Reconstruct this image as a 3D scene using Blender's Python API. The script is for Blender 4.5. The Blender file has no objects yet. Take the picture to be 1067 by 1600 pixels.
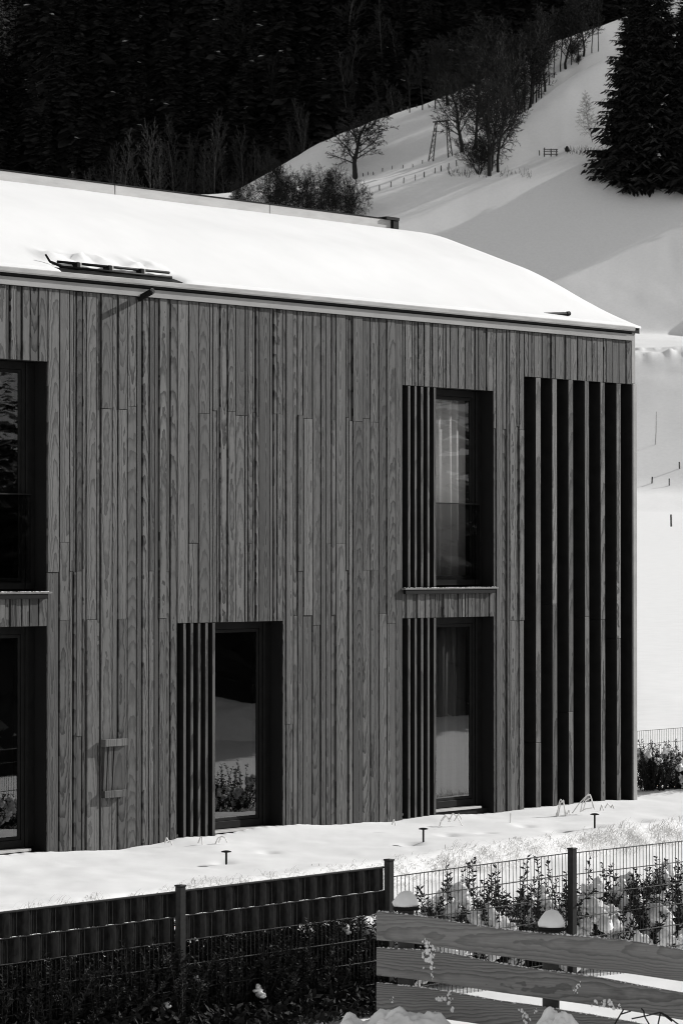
import bpy, math, random
import numpy as np
from mathutils import Vector, Matrix

random.seed(7)
rng = np.random.default_rng(11)
scene = bpy.context.scene
COL = scene.collection

# ------------------------------------------------------------------ camera, sky, sun, exposure
FPX, CX, HY, H = 5000.0, 533.5, 876.0, 3.9          # focal length in photo pixels, centre, horizon row, eye height
cam_d = bpy.data.cameras.new('camera')
cam_d.sensor_fit = 'AUTO'; cam_d.sensor_width = 36.0
cam_d.lens = FPX / 1600.0 * 36.0
cam_d.clip_start = 0.5; cam_d.clip_end = 6000
cam_d.dof.use_dof = True; cam_d.dof.focus_distance = 37.0; cam_d.dof.aperture_fstop = 10.0
cam = bpy.data.objects.new('camera', cam_d); COL.objects.link(cam)
cam.location = (0, 0, H)
cam.rotation_euler = (math.radians(90) + math.atan((HY - 800) / FPX), 0, 0)
scene.camera = cam

WX, WY = 0.6488, 0.7610                              # direction of the facade, seen from above
NX, NY = 0.7610, -0.6488                             # outward normal of the facade
SUN = Vector((0.85 * WX + 0.29 * NX, 0.85 * WY + 0.29 * NY, 0.45)).normalized()
SUN_EL, SUN_AZ = math.asin(SUN.z), math.atan2(SUN.x, SUN.y)

world = bpy.data.worlds.new('World'); scene.world = world; world.use_nodes = True
wn = world.node_tree; wn.nodes.clear()
sky = wn.nodes.new('ShaderNodeTexSky'); sky.sky_type = 'NISHITA'; sky.sun_disc = False
sky.sun_elevation = SUN_EL; sky.sun_rotation = SUN_AZ; sky.altitude = 900
bw = wn.nodes.new('ShaderNodeRGBToBW')            # a black and white picture
bg = wn.nodes.new('ShaderNodeBackground'); wo = wn.nodes.new('ShaderNodeOutputWorld')
bg.inputs['Strength'].default_value = 0.13
wn.links.new(sky.outputs[0], bw.inputs[0]); wn.links.new(bw.outputs[0], bg.inputs[0]); wn.links.new(bg.outputs[0], wo.inputs[0])

sun_d = bpy.data.lights.new('sun', 'SUN'); sun_d.energy = 3.1; sun_d.angle = math.radians(0.53); sun_d.color = (1.0, 0.99, 0.975)
sun = bpy.data.objects.new('sun', sun_d); COL.objects.link(sun)
sun.rotation_euler = SUN.to_track_quat('Z', 'Y').to_euler(); sun.location = SUN * 200

scene.view_settings.view_transform = 'Standard'; scene.view_settings.look = 'None'
scene.view_settings.exposure = 0.47; scene.view_settings.gamma = 1.0
scene.view_settings.use_curve_mapping = False
scene.cycles.filter_width = 1.0; scene.cycles.max_bounces = 6; scene.cycles.transparent_max_bounces = 12

# ------------------------------------------------------------------ materials
def new_mat(name):
    m = bpy.data.materials.new(name); m.use_nodes = True
    nt = m.node_tree; nt.nodes.clear()
    out = nt.nodes.new('ShaderNodeOutputMaterial'); b = nt.nodes.new('ShaderNodeBsdfPrincipled')
    nt.links.new(b.outputs[0], out.inputs[0])
    return m, nt, b, out

class NT:
    """small helper for math chains"""
    def __init__(s, nt): s.nt = nt
    def n(s, t, **kw):
        x = s.nt.nodes.new(t)
        for k, v in kw.items(): setattr(x, k, v)
        return x
    def link(s, a, b): s.nt.links.new(a, b)
    def m(s, op, a, b=None, c=None, clamp=False):
        x = s.nt.nodes.new('ShaderNodeMath'); x.operation = op; x.use_clamp = clamp
        for i, v in enumerate((a, b, c)):
            if v is None: continue
            if isinstance(v, (int, float)): x.inputs[i].default_value = v
            else: s.nt.links.new(v, x.inputs[i])
        return x.outputs[0]
    def vec(s, x, y, z):
        c = s.nt.nodes.new('ShaderNodeCombineXYZ')
        for i, v in enumerate((x, y, z)):
            if isinstance(v, (int, float)): c.inputs[i].default_value = v
            else: s.nt.links.new(v, c.inputs[i])
        return c.outputs[0]
    def noise(s, vec, scale, detail=2.0, rough=0.5):
        x = s.nt.nodes.new('ShaderNodeTexNoise'); x.inputs['Scale'].default_value = scale
        x.inputs['Detail'].default_value = detail; x.inputs['Roughness'].default_value = rough
        s.nt.links.new(vec, x.inputs['Vector']); return x.outputs['Fac']
    def rng(s, v, a, b, c, d):
        x = s.nt.nodes.new('ShaderNodeMapRange'); x.clamp = True
        s.nt.links.new(v, x.inputs[0])
        for i, q in enumerate((a, b, c, d)): x.inputs[i + 1].default_value = q
        return x.outputs[0]
    def grey(s, v, warm=True):
        if warm: return s.vec(s.m('MULTIPLY', v, 1.01), v, s.m('MULTIPLY', v, 0.985))
        return s.vec(v, v, v)
    def bump(s, b, h, strength=0.4, dist=0.02):
        x = s.nt.nodes.new('ShaderNodeBump'); x.inputs['Strength'].default_value = strength; x.inputs['Distance'].default_value = dist
        s.nt.links.new(h, x.inputs['Height']); s.nt.links.new(x.outputs[0], b.inputs['Normal'])

def noisy(name, lo, hi, scale=8.0, rough=0.7, bump=0.0, bdist=0.01, detail=4.0, metallic=0.0, spec=0.3, stretch=None, space='Object'):
    m, nt, b, out = new_mat(name); h = NT(nt)
    tc = h.n('ShaderNodeTexCoord'); v = tc.outputs[space]
    if stretch:
        mp = h.n('ShaderNodeMapping'); mp.inputs['Scale'].default_value = stretch; h.link(v, mp.inputs[0]); v = mp.outputs[0]
    f = h.noise(v, scale, detail, 0.6)
    h.link(h.grey(h.rng(f, 0.3, 0.7, lo, hi)), b.inputs['Base Color'])
    b.inputs['Roughness'].default_value = rough; b.inputs['Metallic'].default_value = metallic
    b.inputs['Specular IOR Level'].default_value = spec
    if bump: h.bump(b, f, bump, bdist)
    return m

def snow_mat(name, fine=18.0, strength=0.35, lo=0.80, hi=0.88, dist=0.03, coarse=2.2):
    m, nt, b, out = new_mat(name); h = NT(nt)
    tc = h.n('ShaderNodeTexCoord'); v = tc.outputs['Object']
    f1 = h.noise(v, coarse, 4, 0.55); f2 = h.noise(v, fine, 5, 0.6)
    h.link(h.grey(h.rng(f1, 0.3, 0.7, lo, hi), False), b.inputs['Base Color'])
    b.inputs['Roughness'].default_value = 0.75; b.inputs['Specular IOR Level'].default_value = 0.2
    h.bump(b, h.m('ADD', h.m('MULTIPLY', f1, 0.8), h.m('MULTIPLY', f2, 0.25)), strength, dist)
    return m

def wood_mat(name, base=0.102, dark=0.05, spacing=0.0145, rough=0.62, along='Z', tone=0.75, warpz=0.55, arch=0.12):
    """plain-sawn timber: growth rings of a virtual log cut by the board face; each object gets its own log"""
    m, nt, b, out = new_mat(name); h = NT(nt)
    tc = h.n('ShaderNodeTexCoord'); sep = h.n('ShaderNodeSeparateXYZ'); h.link(tc.outputs['Object'], sep.inputs[0])
    x, z = (sep.outputs[0], sep.outputs[2]) if along == 'Z' else (sep.outputs[2], sep.outputs[0])
    R = h.n('ShaderNodeObjectInfo').outputs['Random']
    def fr(k): return h.m('FRACT', h.m('MULTIPLY', R, k))
    cx = h.m('MULTIPLY', h.m('SUBTRACT', fr(7.13), 0.5), 0.10)
    n1 = h.noise(h.vec(0.3, h.m('MULTIPLY', R, 53.0), h.m('MULTIPLY', z, warpz)), 1.0, 1.5, 0.45)
    n2 = h.noise(h.vec(h.m('MULTIPLY', x, 14.0), h.m('MULTIPLY', R, 31.0), h.m('MULTIPLY', z, 7.0)), 1.0, 2.5, 0.55)
    d0 = h.m('MULTIPLY', h.m('POWER', fr(13.7), 1.4), 0.16)
    tilt = h.m('MULTIPLY', h.m('SUBTRACT', fr(23.3), 0.5), 0.13)
    d = h.m('ADD', h.m('ADD', h.m('ADD', d0, 0.05), h.m('MULTIPLY', h.m('SUBTRACT', n1, 0.5), arch)), h.m('MULTIPLY', z, tilt))
    d = h.m('MAXIMUM', h.m('ABSOLUTE', d), 0.012)
    dx = h.m('SUBTRACT', x, cx)
    r = h.m('SQRT', h.m('ADD', h.m('MULTIPLY', dx, dx), h.m('MULTIPLY', d, d)))
    r = h.m('ADD', r, h.m('MULTIPLY', n2, 0.022))
    ring = h.m('FRACT', h.m('DIVIDE', r, spacing))
    late = h.m('MULTIPLY', h.rng(ring, 0.35, 0.85, 0, 1), h.rng(ring, 0.93, 1.0, 1, 0))
    fib = h.noise(h.vec(h.m('MULTIPLY', x, 160.0), h.m('MULTIPLY', R, 17.0), h.m('MULTIPLY', z, 5.0)), 1.0, 3.0, 0.6)
    blot = h.noise(h.vec(h.m('MULTIPLY', x, 3.0), h.m('MULTIPLY', R, 71.0), h.m('MULTIPLY', z, 0.7)), 1.0, 3.0, 0.6)
    strength = h.rng(fr(5.31), 0, 1, 0.45, 1.0)
    v = h.m('SUBTRACT', 1.0, h.m('MULTIPLY', h.m('MULTIPLY', late, strength), 1.0 - dark))
    v = h.m('MULTIPLY', v, h.rng(fib, 0.25, 0.75, 0.78, 1.18))
    v = h.m('MULTIPLY', v, h.rng(blot, 0.25, 0.75, 0.80, 1.16))
    v = h.m('MULTIPLY', v, h.rng(fr(11.9), 0, 1, 1 - tone * 0.62, 1 + tone * 0.5))
    v = h.m('MULTIPLY', v, base)
    h.link(h.grey(v), b.inputs['Base Color'])
    b.inputs['Roughness'].default_value = rough; b.inputs['Specular IOR Level'].default_value = 0.25
    h.bump(b, h.m('ADD', h.m('MULTIPLY', late, -0.5), fib), 0.35, 0.003)
    return m

def glass_mat(name, ior=1.75, tint=0.85, gain=1.0):
    m = bpy.data.materials.new(name); m.use_nodes = True; nt = m.node_tree; nt.nodes.clear(); h = NT(nt)
    out = h.n('ShaderNodeOutputMaterial'); mix = h.n('ShaderNodeMixShader'); t = h.n('ShaderNodeBsdfTransparent'); g = h.n('ShaderNodeBsdfGlossy')
    fr = h.n('ShaderNodeFresnel'); fr.inputs['IOR'].default_value = ior
    tc = h.n('ShaderNodeTexCoord'); f = h.noise(tc.outputs['Object'], 1.3, 1.0)
    bp = h.n('ShaderNodeBump'); bp.inputs['Strength'].default_value = 0.06; bp.inputs['Distance'].default_value = 0.02; h.link(f, bp.inputs['Height'])
    h.link(bp.outputs[0], g.inputs['Normal'])
    t.inputs[0].default_value = (tint, tint, tint, 1); g.inputs['Roughness'].default_value = 0.012; g.inputs[0].default_value = (gain, gain, gain, 1)
    geo = h.n('ShaderNodeNewGeometry'); h.link(h.m('MULTIPLY', fr.outputs[0], h.m('SUBTRACT', 1.0, geo.outputs['Backfacing'])), mix.inputs[0]); h.link(t.outputs[0], mix.inputs[1]); h.link(g.outputs[0], mix.inputs[2]); h.link(mix.outputs[0], out.inputs[0])
    return m

M = {}
M['snow'] = snow_mat('snow', fine=14, strength=0.12, lo=0.86, hi=0.92)
M['roof_snow'] = snow_mat('roof snow', fine=9, strength=0.18, lo=0.82, hi=0.88, dist=0.03, coarse=1.0)
M['clump'] = snow_mat('clumped snow', fine=45, strength=0.5, lo=0.78, hi=0.88, dist=0.012, coarse=9)
M['larch'] = wood_mat('larch cladding')
M['fin'] = wood_mat('larch fins', base=0.15, spacing=0.026)
M['rail'] = wood_mat('weathered rail wood', base=0.25, dark=0.55, spacing=0.011, along='X', tone=0.2, warpz=0.6, rough=0.8, arch=0.10)
M['black'] = noisy('black membrane', 0.004, 0.007, 3, 0.8)
M['dark_metal'] = noisy('anthracite aluminium', 0.006, 0.011, 12, 0.55, spec=0.12)
M['light_metal'] = noisy('pale sheet metal', 0.40, 0.52, 3.5, 0.45, bump=0.05, spec=0.5, stretch=(0.6, 3, 3))
M['fascia'] = noisy('pale fascia sheet', 0.25, 0.32, 3.5, 0.5, spec=0.4, stretch=(0.6, 3, 3))
M['gutter'] = noisy('zinc gutter', 0.30, 0.46, 5, 0.4, bump=0.05, spec=0.5, stretch=(0.5, 3, 3))
M['trim'] = noisy('pale corner trim', 0.28, 0.36, 4, 0.55, spec=0.4)
M['fence_metal'] = noisy('anthracite fence steel', 0.012, 0.024, 30, 0.55, spec=0.2)
M['strip'] = noisy('dark plastic privacy strip', 0.003, 0.014, 28, 0.8, bump=0.3, bdist=0.004, spec=0.06, stretch=(1.0, 1, 0.5))
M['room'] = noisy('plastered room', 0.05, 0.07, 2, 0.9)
M['curtain_white'] = noisy('pale curtain', 0.78, 0.86, 20, 0.9, stretch=(3, 3, 0.05))
M['curtain_dark'] = noisy('dark curtain', 0.05, 0.09, 20, 0.9, stretch=(3, 3, 0.05))
M['glass'] = glass_mat('window glass', 2.3, 0.92)
M['frost'] = glass_mat('balustrade glass', 1.5, 0.75)
M['bark'] = noisy('dark bark', 0.010, 0.026, 6, 0.9)
M['twig'] = noisy('dark twigs', 0.009, 0.020, 2, 0.9)
M['birch'] = noisy('pale birch bark', 0.05, 0.11, 2.5, 0.9)
M['birch_twig'] = noisy('pale twigs', 0.018, 0.036, 2, 0.9)
M['frosted'] = noisy('frosted twigs', 0.20, 0.34, 1.5, 0.9)
M['needle'] = noisy('dark needles', 0.012, 0.034, 0.6, 0.9, spec=0.1)
M['larch_sunlit'] = noisy('larch sprays painted sunlit', 0.22, 0.36, 0.6, 0.9, spec=0.1)  # lightened in colour to stand in for sunlight on the crowns
M['leaf'] = noisy('dark shrub leaves', 0.010, 0.026, 9, 0.7, spec=0.12)
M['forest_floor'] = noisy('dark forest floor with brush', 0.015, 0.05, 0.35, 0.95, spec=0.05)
M['fin_shade'] = noisy('shade painted fin sides', 0.010, 0.018, 6, 0.8, spec=0.15)  # shade on fin and slat sides painted in as near-black
M['sill'] = noisy('dark sheet metal sill', 0.10, 0.20, 14, 0.5, spec=0.4)
M['straw'] = noisy('bleached grass', 0.50, 0.74, 14, 0.8, spec=0.2)
M['rime'] = noisy('rimed stalks', 0.70, 0.85, 14, 0.8, spec=0.2)
M['post'] = noisy('grey timber post', 0.03, 0.07, 10, 0.85)
M['steel'] = noisy('galvanised steel', 0.10, 0.18, 8, 0.5, metallic=0.2)

# ------------------------------------------------------------------ mesh helpers
def link(name, me, mat=None, parent=None, loc=None, smooth=False):
    if mat is not None:
        for q in (mat if isinstance(mat, (list, tuple)) else [mat]): me.materials.append(q)
    if smooth: me.polygons.foreach_set('use_smooth', np.ones(len(me.polygons), bool))
    o = bpy.data.objects.new(name, me); COL.objects.link(o)
    if parent is not None: o.parent = parent
    if loc is not None: o.location = loc
    return o

def mesh(name, V, F, mats=None):
    me = bpy.data.meshes.new(name)
    if isinstance(V, np.ndarray): V = V.tolist()
    if isinstance(F, np.ndarray): F = F.tolist()
    me.from_pydata(V, [], F)
    if mats is not None: me.polygons.foreach_set('material_index', np.asarray(mats, dtype=np.int32))
    me.update(); return me

def tag(o, label, cat, group=None, kind=None):
    o['label'] = label; o['category'] = cat
    if group: o['group'] = group
    if kind: o['kind'] = kind
    return o

def empty(name, loc=(0, 0, 0), rz=0.0, parent=None):
    o = bpy.data.objects.new(name, None); COL.objects.link(o); o.location = loc; o.rotation_euler = (0, 0, rz)
    o.empty_display_size = 0.2
    if parent is not None: o.parent = parent
    return o

class MB:
    """collects boxes, tubes and lathes into one mesh"""
    def __init__(s): s.V = []; s.F = []
    def add(s, V, F):
        b = len(s.V); s.V += [tuple(map(float, v)) for v in V]; s.F += [tuple(int(i) + b for i in f) for f in F]; return s
    def box(s, x0, x1, y0, y1, z0, z1):
        V = [(x0, y0, z0), (x1, y0, z0), (x1, y1, z0), (x0, y1, z0), (x0, y0, z1), (x1, y0, z1), (x1, y1, z1), (x0, y1, z1)]
        F = [(3, 2, 1, 0), (4, 5, 6, 7), (0, 1, 5, 4), (1, 2, 6, 5), (2, 3, 7, 6), (3, 0, 4, 7)]
        return s.add(V, F)
    def bbox(s, x0, x1, y0, y1, z0, z1, b=0.004):
        """box with chamfered edges"""
        V = []; idx = {}
        for ix, (xa, xs) in enumerate(((x0, 1), (x1, -1))):
            for iy, (ya, ys) in enumerate(((y0, 1), (y1, -1))):
                for iz, (za, zs) in enumerate(((z0, 1), (z1, -1))):
                    for ax in range(3):
                        p = [xa + xs * b, ya + ys * b, za + zs * b]
                        p[ax] = (xa, ya, za)[ax]
                        idx[ix, iy, iz, ax] = len(V); V.append(p)
        F = []
        for ax in range(3):
            o = [a for a in range(3) if a != ax]
            for side in (0, 1):
                q = []
                for (a, c) in ((0, 0), (1, 0), (1, 1), (0, 1)):
                    k = [0, 0, 0]; k[ax] = side; k[o[0]] = a; k[o[1]] = c; q.append(idx[k[0], k[1], k[2], ax])
                flip = (side == 0) ^ (ax == 1)
                F.append(q[::-1] if flip else q)
            # edges running along ax
            for a in (0, 1):
                for c in (0, 1):
                    k0 = [0, 0, 0]; k1 = [0, 0, 0]; k1[ax] = 1
                    for k in (k0, k1): k[o[0]] = a; k[o[1]] = c
                    F.append([idx[(*k0, o[0])], idx[(*k1, o[0])], idx[(*k1, o[1])], idx[(*k0, o[1])]])
        for ix in (0, 1):
            for iy in (0, 1):
                for iz in (0, 1): F.append([idx[ix, iy, iz, 0], idx[ix, iy, iz, 1], idx[ix, iy, iz, 2]])
        return s.add(V, F)
    def tube(s, p0, p1, r0, r1=None, k=8, caps=True):
        r1 = r0 if r1 is None else r1
        p0 = Vector(p0); p1 = Vector(p1); d = (p1 - p0).normalized()
        a = d.orthogonal().normalized(); c = d.cross(a)
        V = []
        for p, r in ((p0, r0), (p1, r1)):
            for i in range(k):
                t = 2 * math.pi * i / k; V.append(p + a * (math.cos(t) * r) + c * (math.sin(t) * r))
        F = [(i, (i + 1) % k, k + (i + 1) % k, k + i) for i in range(k)]
        if caps: F += [tuple(range(k))[::-1], tuple(range(k, 2 * k))]
        return s.add(V, F)
    def path(s, pts, radii, k=6):
        for i in range(len(pts) - 1): s.tube(pts[i], pts[i + 1], radii[i], radii[i + 1], k)
        return s
    def lathe(s, prof, k=16, cx=0, cy=0):
        V = []; n = len(prof)
        for r, z in prof:
            for i in range(k):
                t = 2 * math.pi * i / k; V.append((cx + r * math.cos(t), cy + r * math.sin(t), z))
        F = [(j * k + i, j * k + (i + 1) % k, (j + 1) * k + (i + 1) % k, (j + 1) * k + i) for j in range(n - 1) for i in range(k)]
        F += [tuple(range(k))[::-1], tuple(range((n - 1) * k, n * k))]
        return s.add(V, F)
    def build(s, name, mat, parent=None, loc=None, smooth=False):
        return link(name, mesh(name, s.V, s.F), mat, parent, loc, smooth)

# value noise on numpy arrays
_perm = rng.random((256, 256))
def vnoise(x, y, seed=0):
    x = np.asarray(x, float) + seed * 17.3; y = np.asarray(y, float) + seed * 9.7
    xi = np.floor(x).astype(int); yi = np.floor(y).astype(int); fx = x - xi; fy = y - yi
    fx = fx * fx * (3 - 2 * fx); fy = fy * fy * (3 - 2 * fy)
    g = lambda a, b: _perm[a & 255, b & 255]
    return (g(xi, yi) * (1 - fx) + g(xi + 1, yi) * fx) * (1 - fy) + (g(xi, yi + 1) * (1 - fx) + g(xi + 1, yi + 1) * fx) * fy - 0.5
def fbm(x, y, octv=4, seed=0, gain=0.5):
    t = 0; a = 1.0
    for i in range(octv): t = t + a * vnoise(x * 2 ** i, y * 2 ** i, seed + i); a *= gain
    return t
def sstep(a, b, x):
    t = np.clip((np.asarray(x, float) - a) / (b - a), 0, 1); return t * t * (3 - 2 * t)

def lump(mb, c, r, sq=(1, 1, 1), seed=0, amp=0.22, k=10, floor=None):
    V = []; F = []; rows = 7
    for i in range(rows + 1):
        ph = math.pi * i / rows
        for j in range(k):
            t = 2 * math.pi * j / k; d = Vector((math.sin(ph) * math.cos(t), math.sin(ph) * math.sin(t), math.cos(ph)))
            q = 1 + amp * 2 * float(vnoise(d.x * 1.7 + seed * 3.1 + d.z * 1.3, d.y * 1.7 + seed * 1.7 + d.z))
            p = Vector((d.x * r * sq[0] * q, d.y * r * sq[1] * q, d.z * r * sq[2] * q))
            if floor is not None and p.z < floor: p.z = floor
            V.append((c[0] + p.x, c[1] + p.y, c[2] + p.z))
    for i in range(rows):
        for j in range(k): F.append((i * k + j, (i + 1) * k + j, (i + 1) * k + (j + 1) % k, i * k + (j + 1) % k))
    mb.add(V, F)

# ------------------------------------------------------------------ where things stand
X0, Y0 = (75 - CX) / FPX * 35.1, 35.1                 # facade origin: right jamb of the leftmost window
def s_of(px):
    u = (px - CX) / FPX
    return (u * Y0 - X0) / (WX - u * WY)
def z_wall(px, py):                                   # height of a facade point above the lower ground
    return H + (HY - py) / FPX * (Y0 + s_of(px) * WY)
def wall_sn(X, Y):
    dx = X - X0; dy = Y - Y0
    return dx * WX + dy * WY, dx * NX + dy * NY       # along the wall, outward from it
def place(px, Z): return (px - CX) / FPX * Z, Z

# ------------------------------------------------------------------ terrain
K = 2.4
T = {
 'crest_r': ([300, 555, 650, 700, 740, 800, 860, 940, 1067], [216.4, 216.4, 217.9, 219, 220.7, 223.4, 227.5, 231.1, 235.9]),
 'crest_y': ([300, 555, 650, 700, 740, 800, 860, 900, 940, 1067, 1300], [300, 279, 258, 243, 220, 185, 132, 108, 88, 30, 0]),
 'bench_r': ([300, 555, 740, 800, 860, 1067], [211.7, 211.7, 214.2, 215.5, 216, 216.1]),
 'bench_y': ([300, 555, 740, 800, 860, 1067], [348, 345, 310, 291, 284, 282]),
 'spur_r': ([200, 430, 480, 600, 700, 760, 830, 900, 950, 1067], [229, 229.2, 230.1, 234.1, 236.8, 239.1, 242.5, 244.9, 246.2, 250.7]),
 'spur_y': ([200, 345, 430, 480, 540, 600, 650, 700, 760, 830, 900, 950, 1067, 1300], [345, 304, 258, 224, 195, 172, 158, 140, 112, 72, 45, 30, -20, -40]),
}
def tab(k, px): return float(np.mean(np.interp(px + np.linspace(-45, 45, 13), *T[k])))
def column(theta):
    """control points (distance, height relative to the eye) of the ground along one bearing"""
    px = CX + FPX * math.tan(max(-0.14, min(0.16, theta)))
    el = lambda y: (HY - y) / FPX
    amp = 1.0 - 0.75 * float(sstep(1.4, 2.4, abs(theta)))
    wob = 1.0 + 0.10 * float(vnoise(theta * 6 + 3, 0.5)) * float(sstep(0.16, 0.4, abs(theta)))
    pts = [(0.0, -3.25), (46.0, -3.25)]
    lipy = 551 - 0.05 * (px - 1030); topy = 525 + 0.06 * (px - 1030)
    lipy = min(max(lipy, 540), 560); topy = min(max(topy, 515), 532)
    pts += [(146 * K, el(800) * 146 * K), (157 * K, el(768) * 157 * K), (172 * K, el(lipy) * 172 * K), (174 * K, el(lipy - 6) * 174 * K), (200 * K, el(topy) * 200 * K)]
    br, by = tab('bench_r', px) * K, tab('bench_y', px); pts.append((br, el(by) * br))
    cr, cy = tab('crest_r', px) * K, tab('crest_y', px); cz = el(cy) * cr; pts.append((cr, cz))
    pts.append((cr + 16, cz - 1.5))
    sr, sy = tab('spur_r', px) * K, tab('spur_y', px); sz = el(sy) * sr
    if sr < cr + 30: sr = cr + 30
    pts.append((sr, max(sz, cz - 1.0))); sz = pts[-1][1]
    pts.append((sr + 14, sz - 2.0))
    r0, z0 = sr + 60, sz - 4.0
    m = 1.45 - 0.62 * float(1 - sstep(20, 95, px)) if theta < 0.2 else 1.45
    rt = (z0 - m * r0) / (0.30 - m)
    pts += [(r0, z0), (rt, 0.30 * rt), (rt + 260, 0.30 * rt + 25), (3000, 0.30 * rt - 60)]
    w = float(sstep(0.112, 0.145, theta) * (1 - sstep(0.75, 1.0, theta)))   # unseen valley side, shaped to sun the hill and shade the forest
    if w > 0:
        a = np.array(pts); c = math.cos(theta)
        rs = np.concatenate([a[a[:, 0] < 450, 0], np.linspace(455, 1400, 60), [1700, 3000]]); zs = np.interp(rs, a[:, 0], a[:, 1]); yy = rs * c
        zm = np.minimum(12 + 0.62 * np.maximum(yy - 480, 0) + 1.2 * np.maximum(yy - 720, 0), 250); zs = np.where(yy > 440, zs * (1 - w) + zm * w, zs)
        pts = list(zip(rs.tolist(), zs.tolist()))
    return [(r, (z * amp * (wob if r > 500 else 1.0) if z > 0 else z)) for r, z in pts], (r0, rt)

def near_drop(X, Y):
    s, n = wall_sn(X, Y)
    ne = 3.48 - (s + 3.39) * 0.101
    d = 0.20 * sstep(ne - 0.10, ne + 0.38, n) + 0.45 * np.clip((n - ne) / (7.2 - ne), 0, 1)
    return d
PITS = [(350, 1345, .1), (165, 1322, .12), (640, 1318, .12), (700, 1302, .1), (870, 1295, .12), (1000, 1280, .13), (930, 1290, .1), (820, 1290, .1), (420, 1330, .1), (760, 1300, .1)]
_pits = []
for px, py, rr in PITS:
    Z = 3.25 * FPX / (py - HY); _pits.append((*place(px, Z), rr))
def near_noise(X, Y):
    s, n = wall_sn(X, Y)
    w = 1.0 - sstep(60, 90, np.hypot(X, Y))
    z = 0.055 * fbm(X * 0.7, Y * 0.7, 3, 3) + 0.012 * fbm(X * 3.1, Y * 3.1, 3, 5)
    z = z + 0.07 * np.exp(-np.clip(n, 0, 9) / 0.35) * (0.6 + 1.4 * vnoise(s * 1.6, 0 * s, 8))
    for x, y, rr in _pits: z = z - 0.055 * np.exp(-((X - x) ** 2 + (Y - y) ** 2) / (rr * rr))
    inside = (n < -0.15) & (n > -9.3) & (s < 11.0) & (s > -3.4)
    z = z * w
    return np.where(inside, -0.25, z)

def ground_grid():
    fine = np.arctan((np.arange(-200, 1301, 5.0) - CX) / FPX)
    left = -np.concatenate([np.linspace(-fine[0] + 0.02, math.pi, 46)])[::-1]
    right = np.linspace(fine[-1] + 0.02, math.pi - 0.05, 46)
    th = np.concatenate([left, fine, right])
    rr = np.concatenate([np.linspace(2, 18, 14)[:-1], np.arange(18, 48, 0.13), np.geomspace(48, 330, 40), np.linspace(336, 400, 24), np.arange(401, 492, 0.9), np.linspace(493, 800, 90), np.geomspace(810, 3000, 24)])
    return th, rr
TH, RR = ground_grid()
def profile(theta, r):
    pts, fr = column(theta)
    a = np.array(pts); r = np.asarray(r, float); z = np.zeros_like(r)
    ks = np.linspace(-1, 1, 7); wd = np.where(r < 500, 0.0022, 0.007)
    for k in ks: z += np.interp(r * (1 + k * wd), a[:, 0], a[:, 1])
    return z / len(ks), fr
_cache = {}
def far_z(theta, r):
    z, _ = profile(theta, np.array([r])); return float(z[0])
def far_noise(X, Y, r): return sstep(60, 300, r) * 0.30 * fbm(X / 26, Y / 26, 5, 21) + sstep(300, 420, r) * 0.12 * fbm(X / 4.0, Y / 3.0, 3, 31) + 0.55 * np.exp(-((r - 415) / 4.0) ** 2) * fbm(X / 0.9, Y / 1.4, 3, 37)
def ground(X, Y):
    th = math.atan2(X, Y); r = math.hypot(X, Y)
    return H + far_z(th, r) + float(far_noise(np.array(X), np.array(Y), np.array(r))) - float(near_drop(X, Y)) + float(near_noise(np.array(X), np.array(Y)))
Zg = np.zeros((len(TH), len(RR)))
for i, t in enumerate(TH): Zg[i] = profile(t, RR)[0]
Xg = np.sin(TH)[:, None] * RR[None]; Yg = np.cos(TH)[:, None] * RR[None]
Zg = H + Zg + far_noise(Xg, Yg, np.hypot(Xg, Yg)) - near_drop(Xg, Yg) + near_noise(Xg, Yg)
nt_, nr_ = Xg.shape
V = np.stack([Xg.ravel(), Yg.ravel(), Zg.ravel()], 1)
ii, jj = np.meshgrid(np.arange(nt_ - 1), np.arange(nr_ - 1), indexing='ij')
a = (ii * nr_ + jj).ravel(); F = np.stack([a, a + nr_, a + nr_ + 1, a + 1], 1)[:, ::-1]
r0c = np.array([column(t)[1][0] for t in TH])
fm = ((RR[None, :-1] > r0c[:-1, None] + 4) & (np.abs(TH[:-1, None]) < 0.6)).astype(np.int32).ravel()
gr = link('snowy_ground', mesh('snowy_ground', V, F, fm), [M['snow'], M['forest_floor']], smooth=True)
gr['kind'] = 'structure'
def hit(px, py, rmin=200.0, rmax=900.0):
    """first ground point along a sight line"""
    th = math.atan((px - CX) / FPX); r = np.linspace(rmin, rmax, 1400)
    z = profile(th, r)[0]; el = (HY - py) / FPX
    ok = np.nonzero(z / (r * math.cos(th)) >= el)[0]
    k = ok[0] if len(ok) else len(r) - 1
    X, Y = r[k] * math.sin(th), r[k] * math.cos(th)
    return X, Y, ground(X, Y)

# ------------------------------------------------------------------ the house
house = empty('timber_house', (X0, Y0, 0), math.atan2(WY, WX))
tag(house, 'two storey house clad in dark vertical larch boards under a snowy roof', 'house')
S_L, S_R = -3.5, 11.13
ZF0, ZF1 = H + 2.99, H + 3.08                          # fascia band
UH, US, LH, LS = H + 2.184, H - 0.335, H - 0.717, 0.60 # heads and sills
S_A, S_B, S_C, S_D, S_E, S_F = s_of(278), s_of(443), s_of(629.5), s_of(772), s_of(819), s_of(986.5)
OPEN = [(-1.9, 0.0, US, UH), (-1.9, 0.0, LS, LH), (S_A, S_B, LS, LH), (S_C, S_D, US, UH), (S_C, S_D, LS, LH), (S_E, S_F, 0.45, H + 2.40)]

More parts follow.
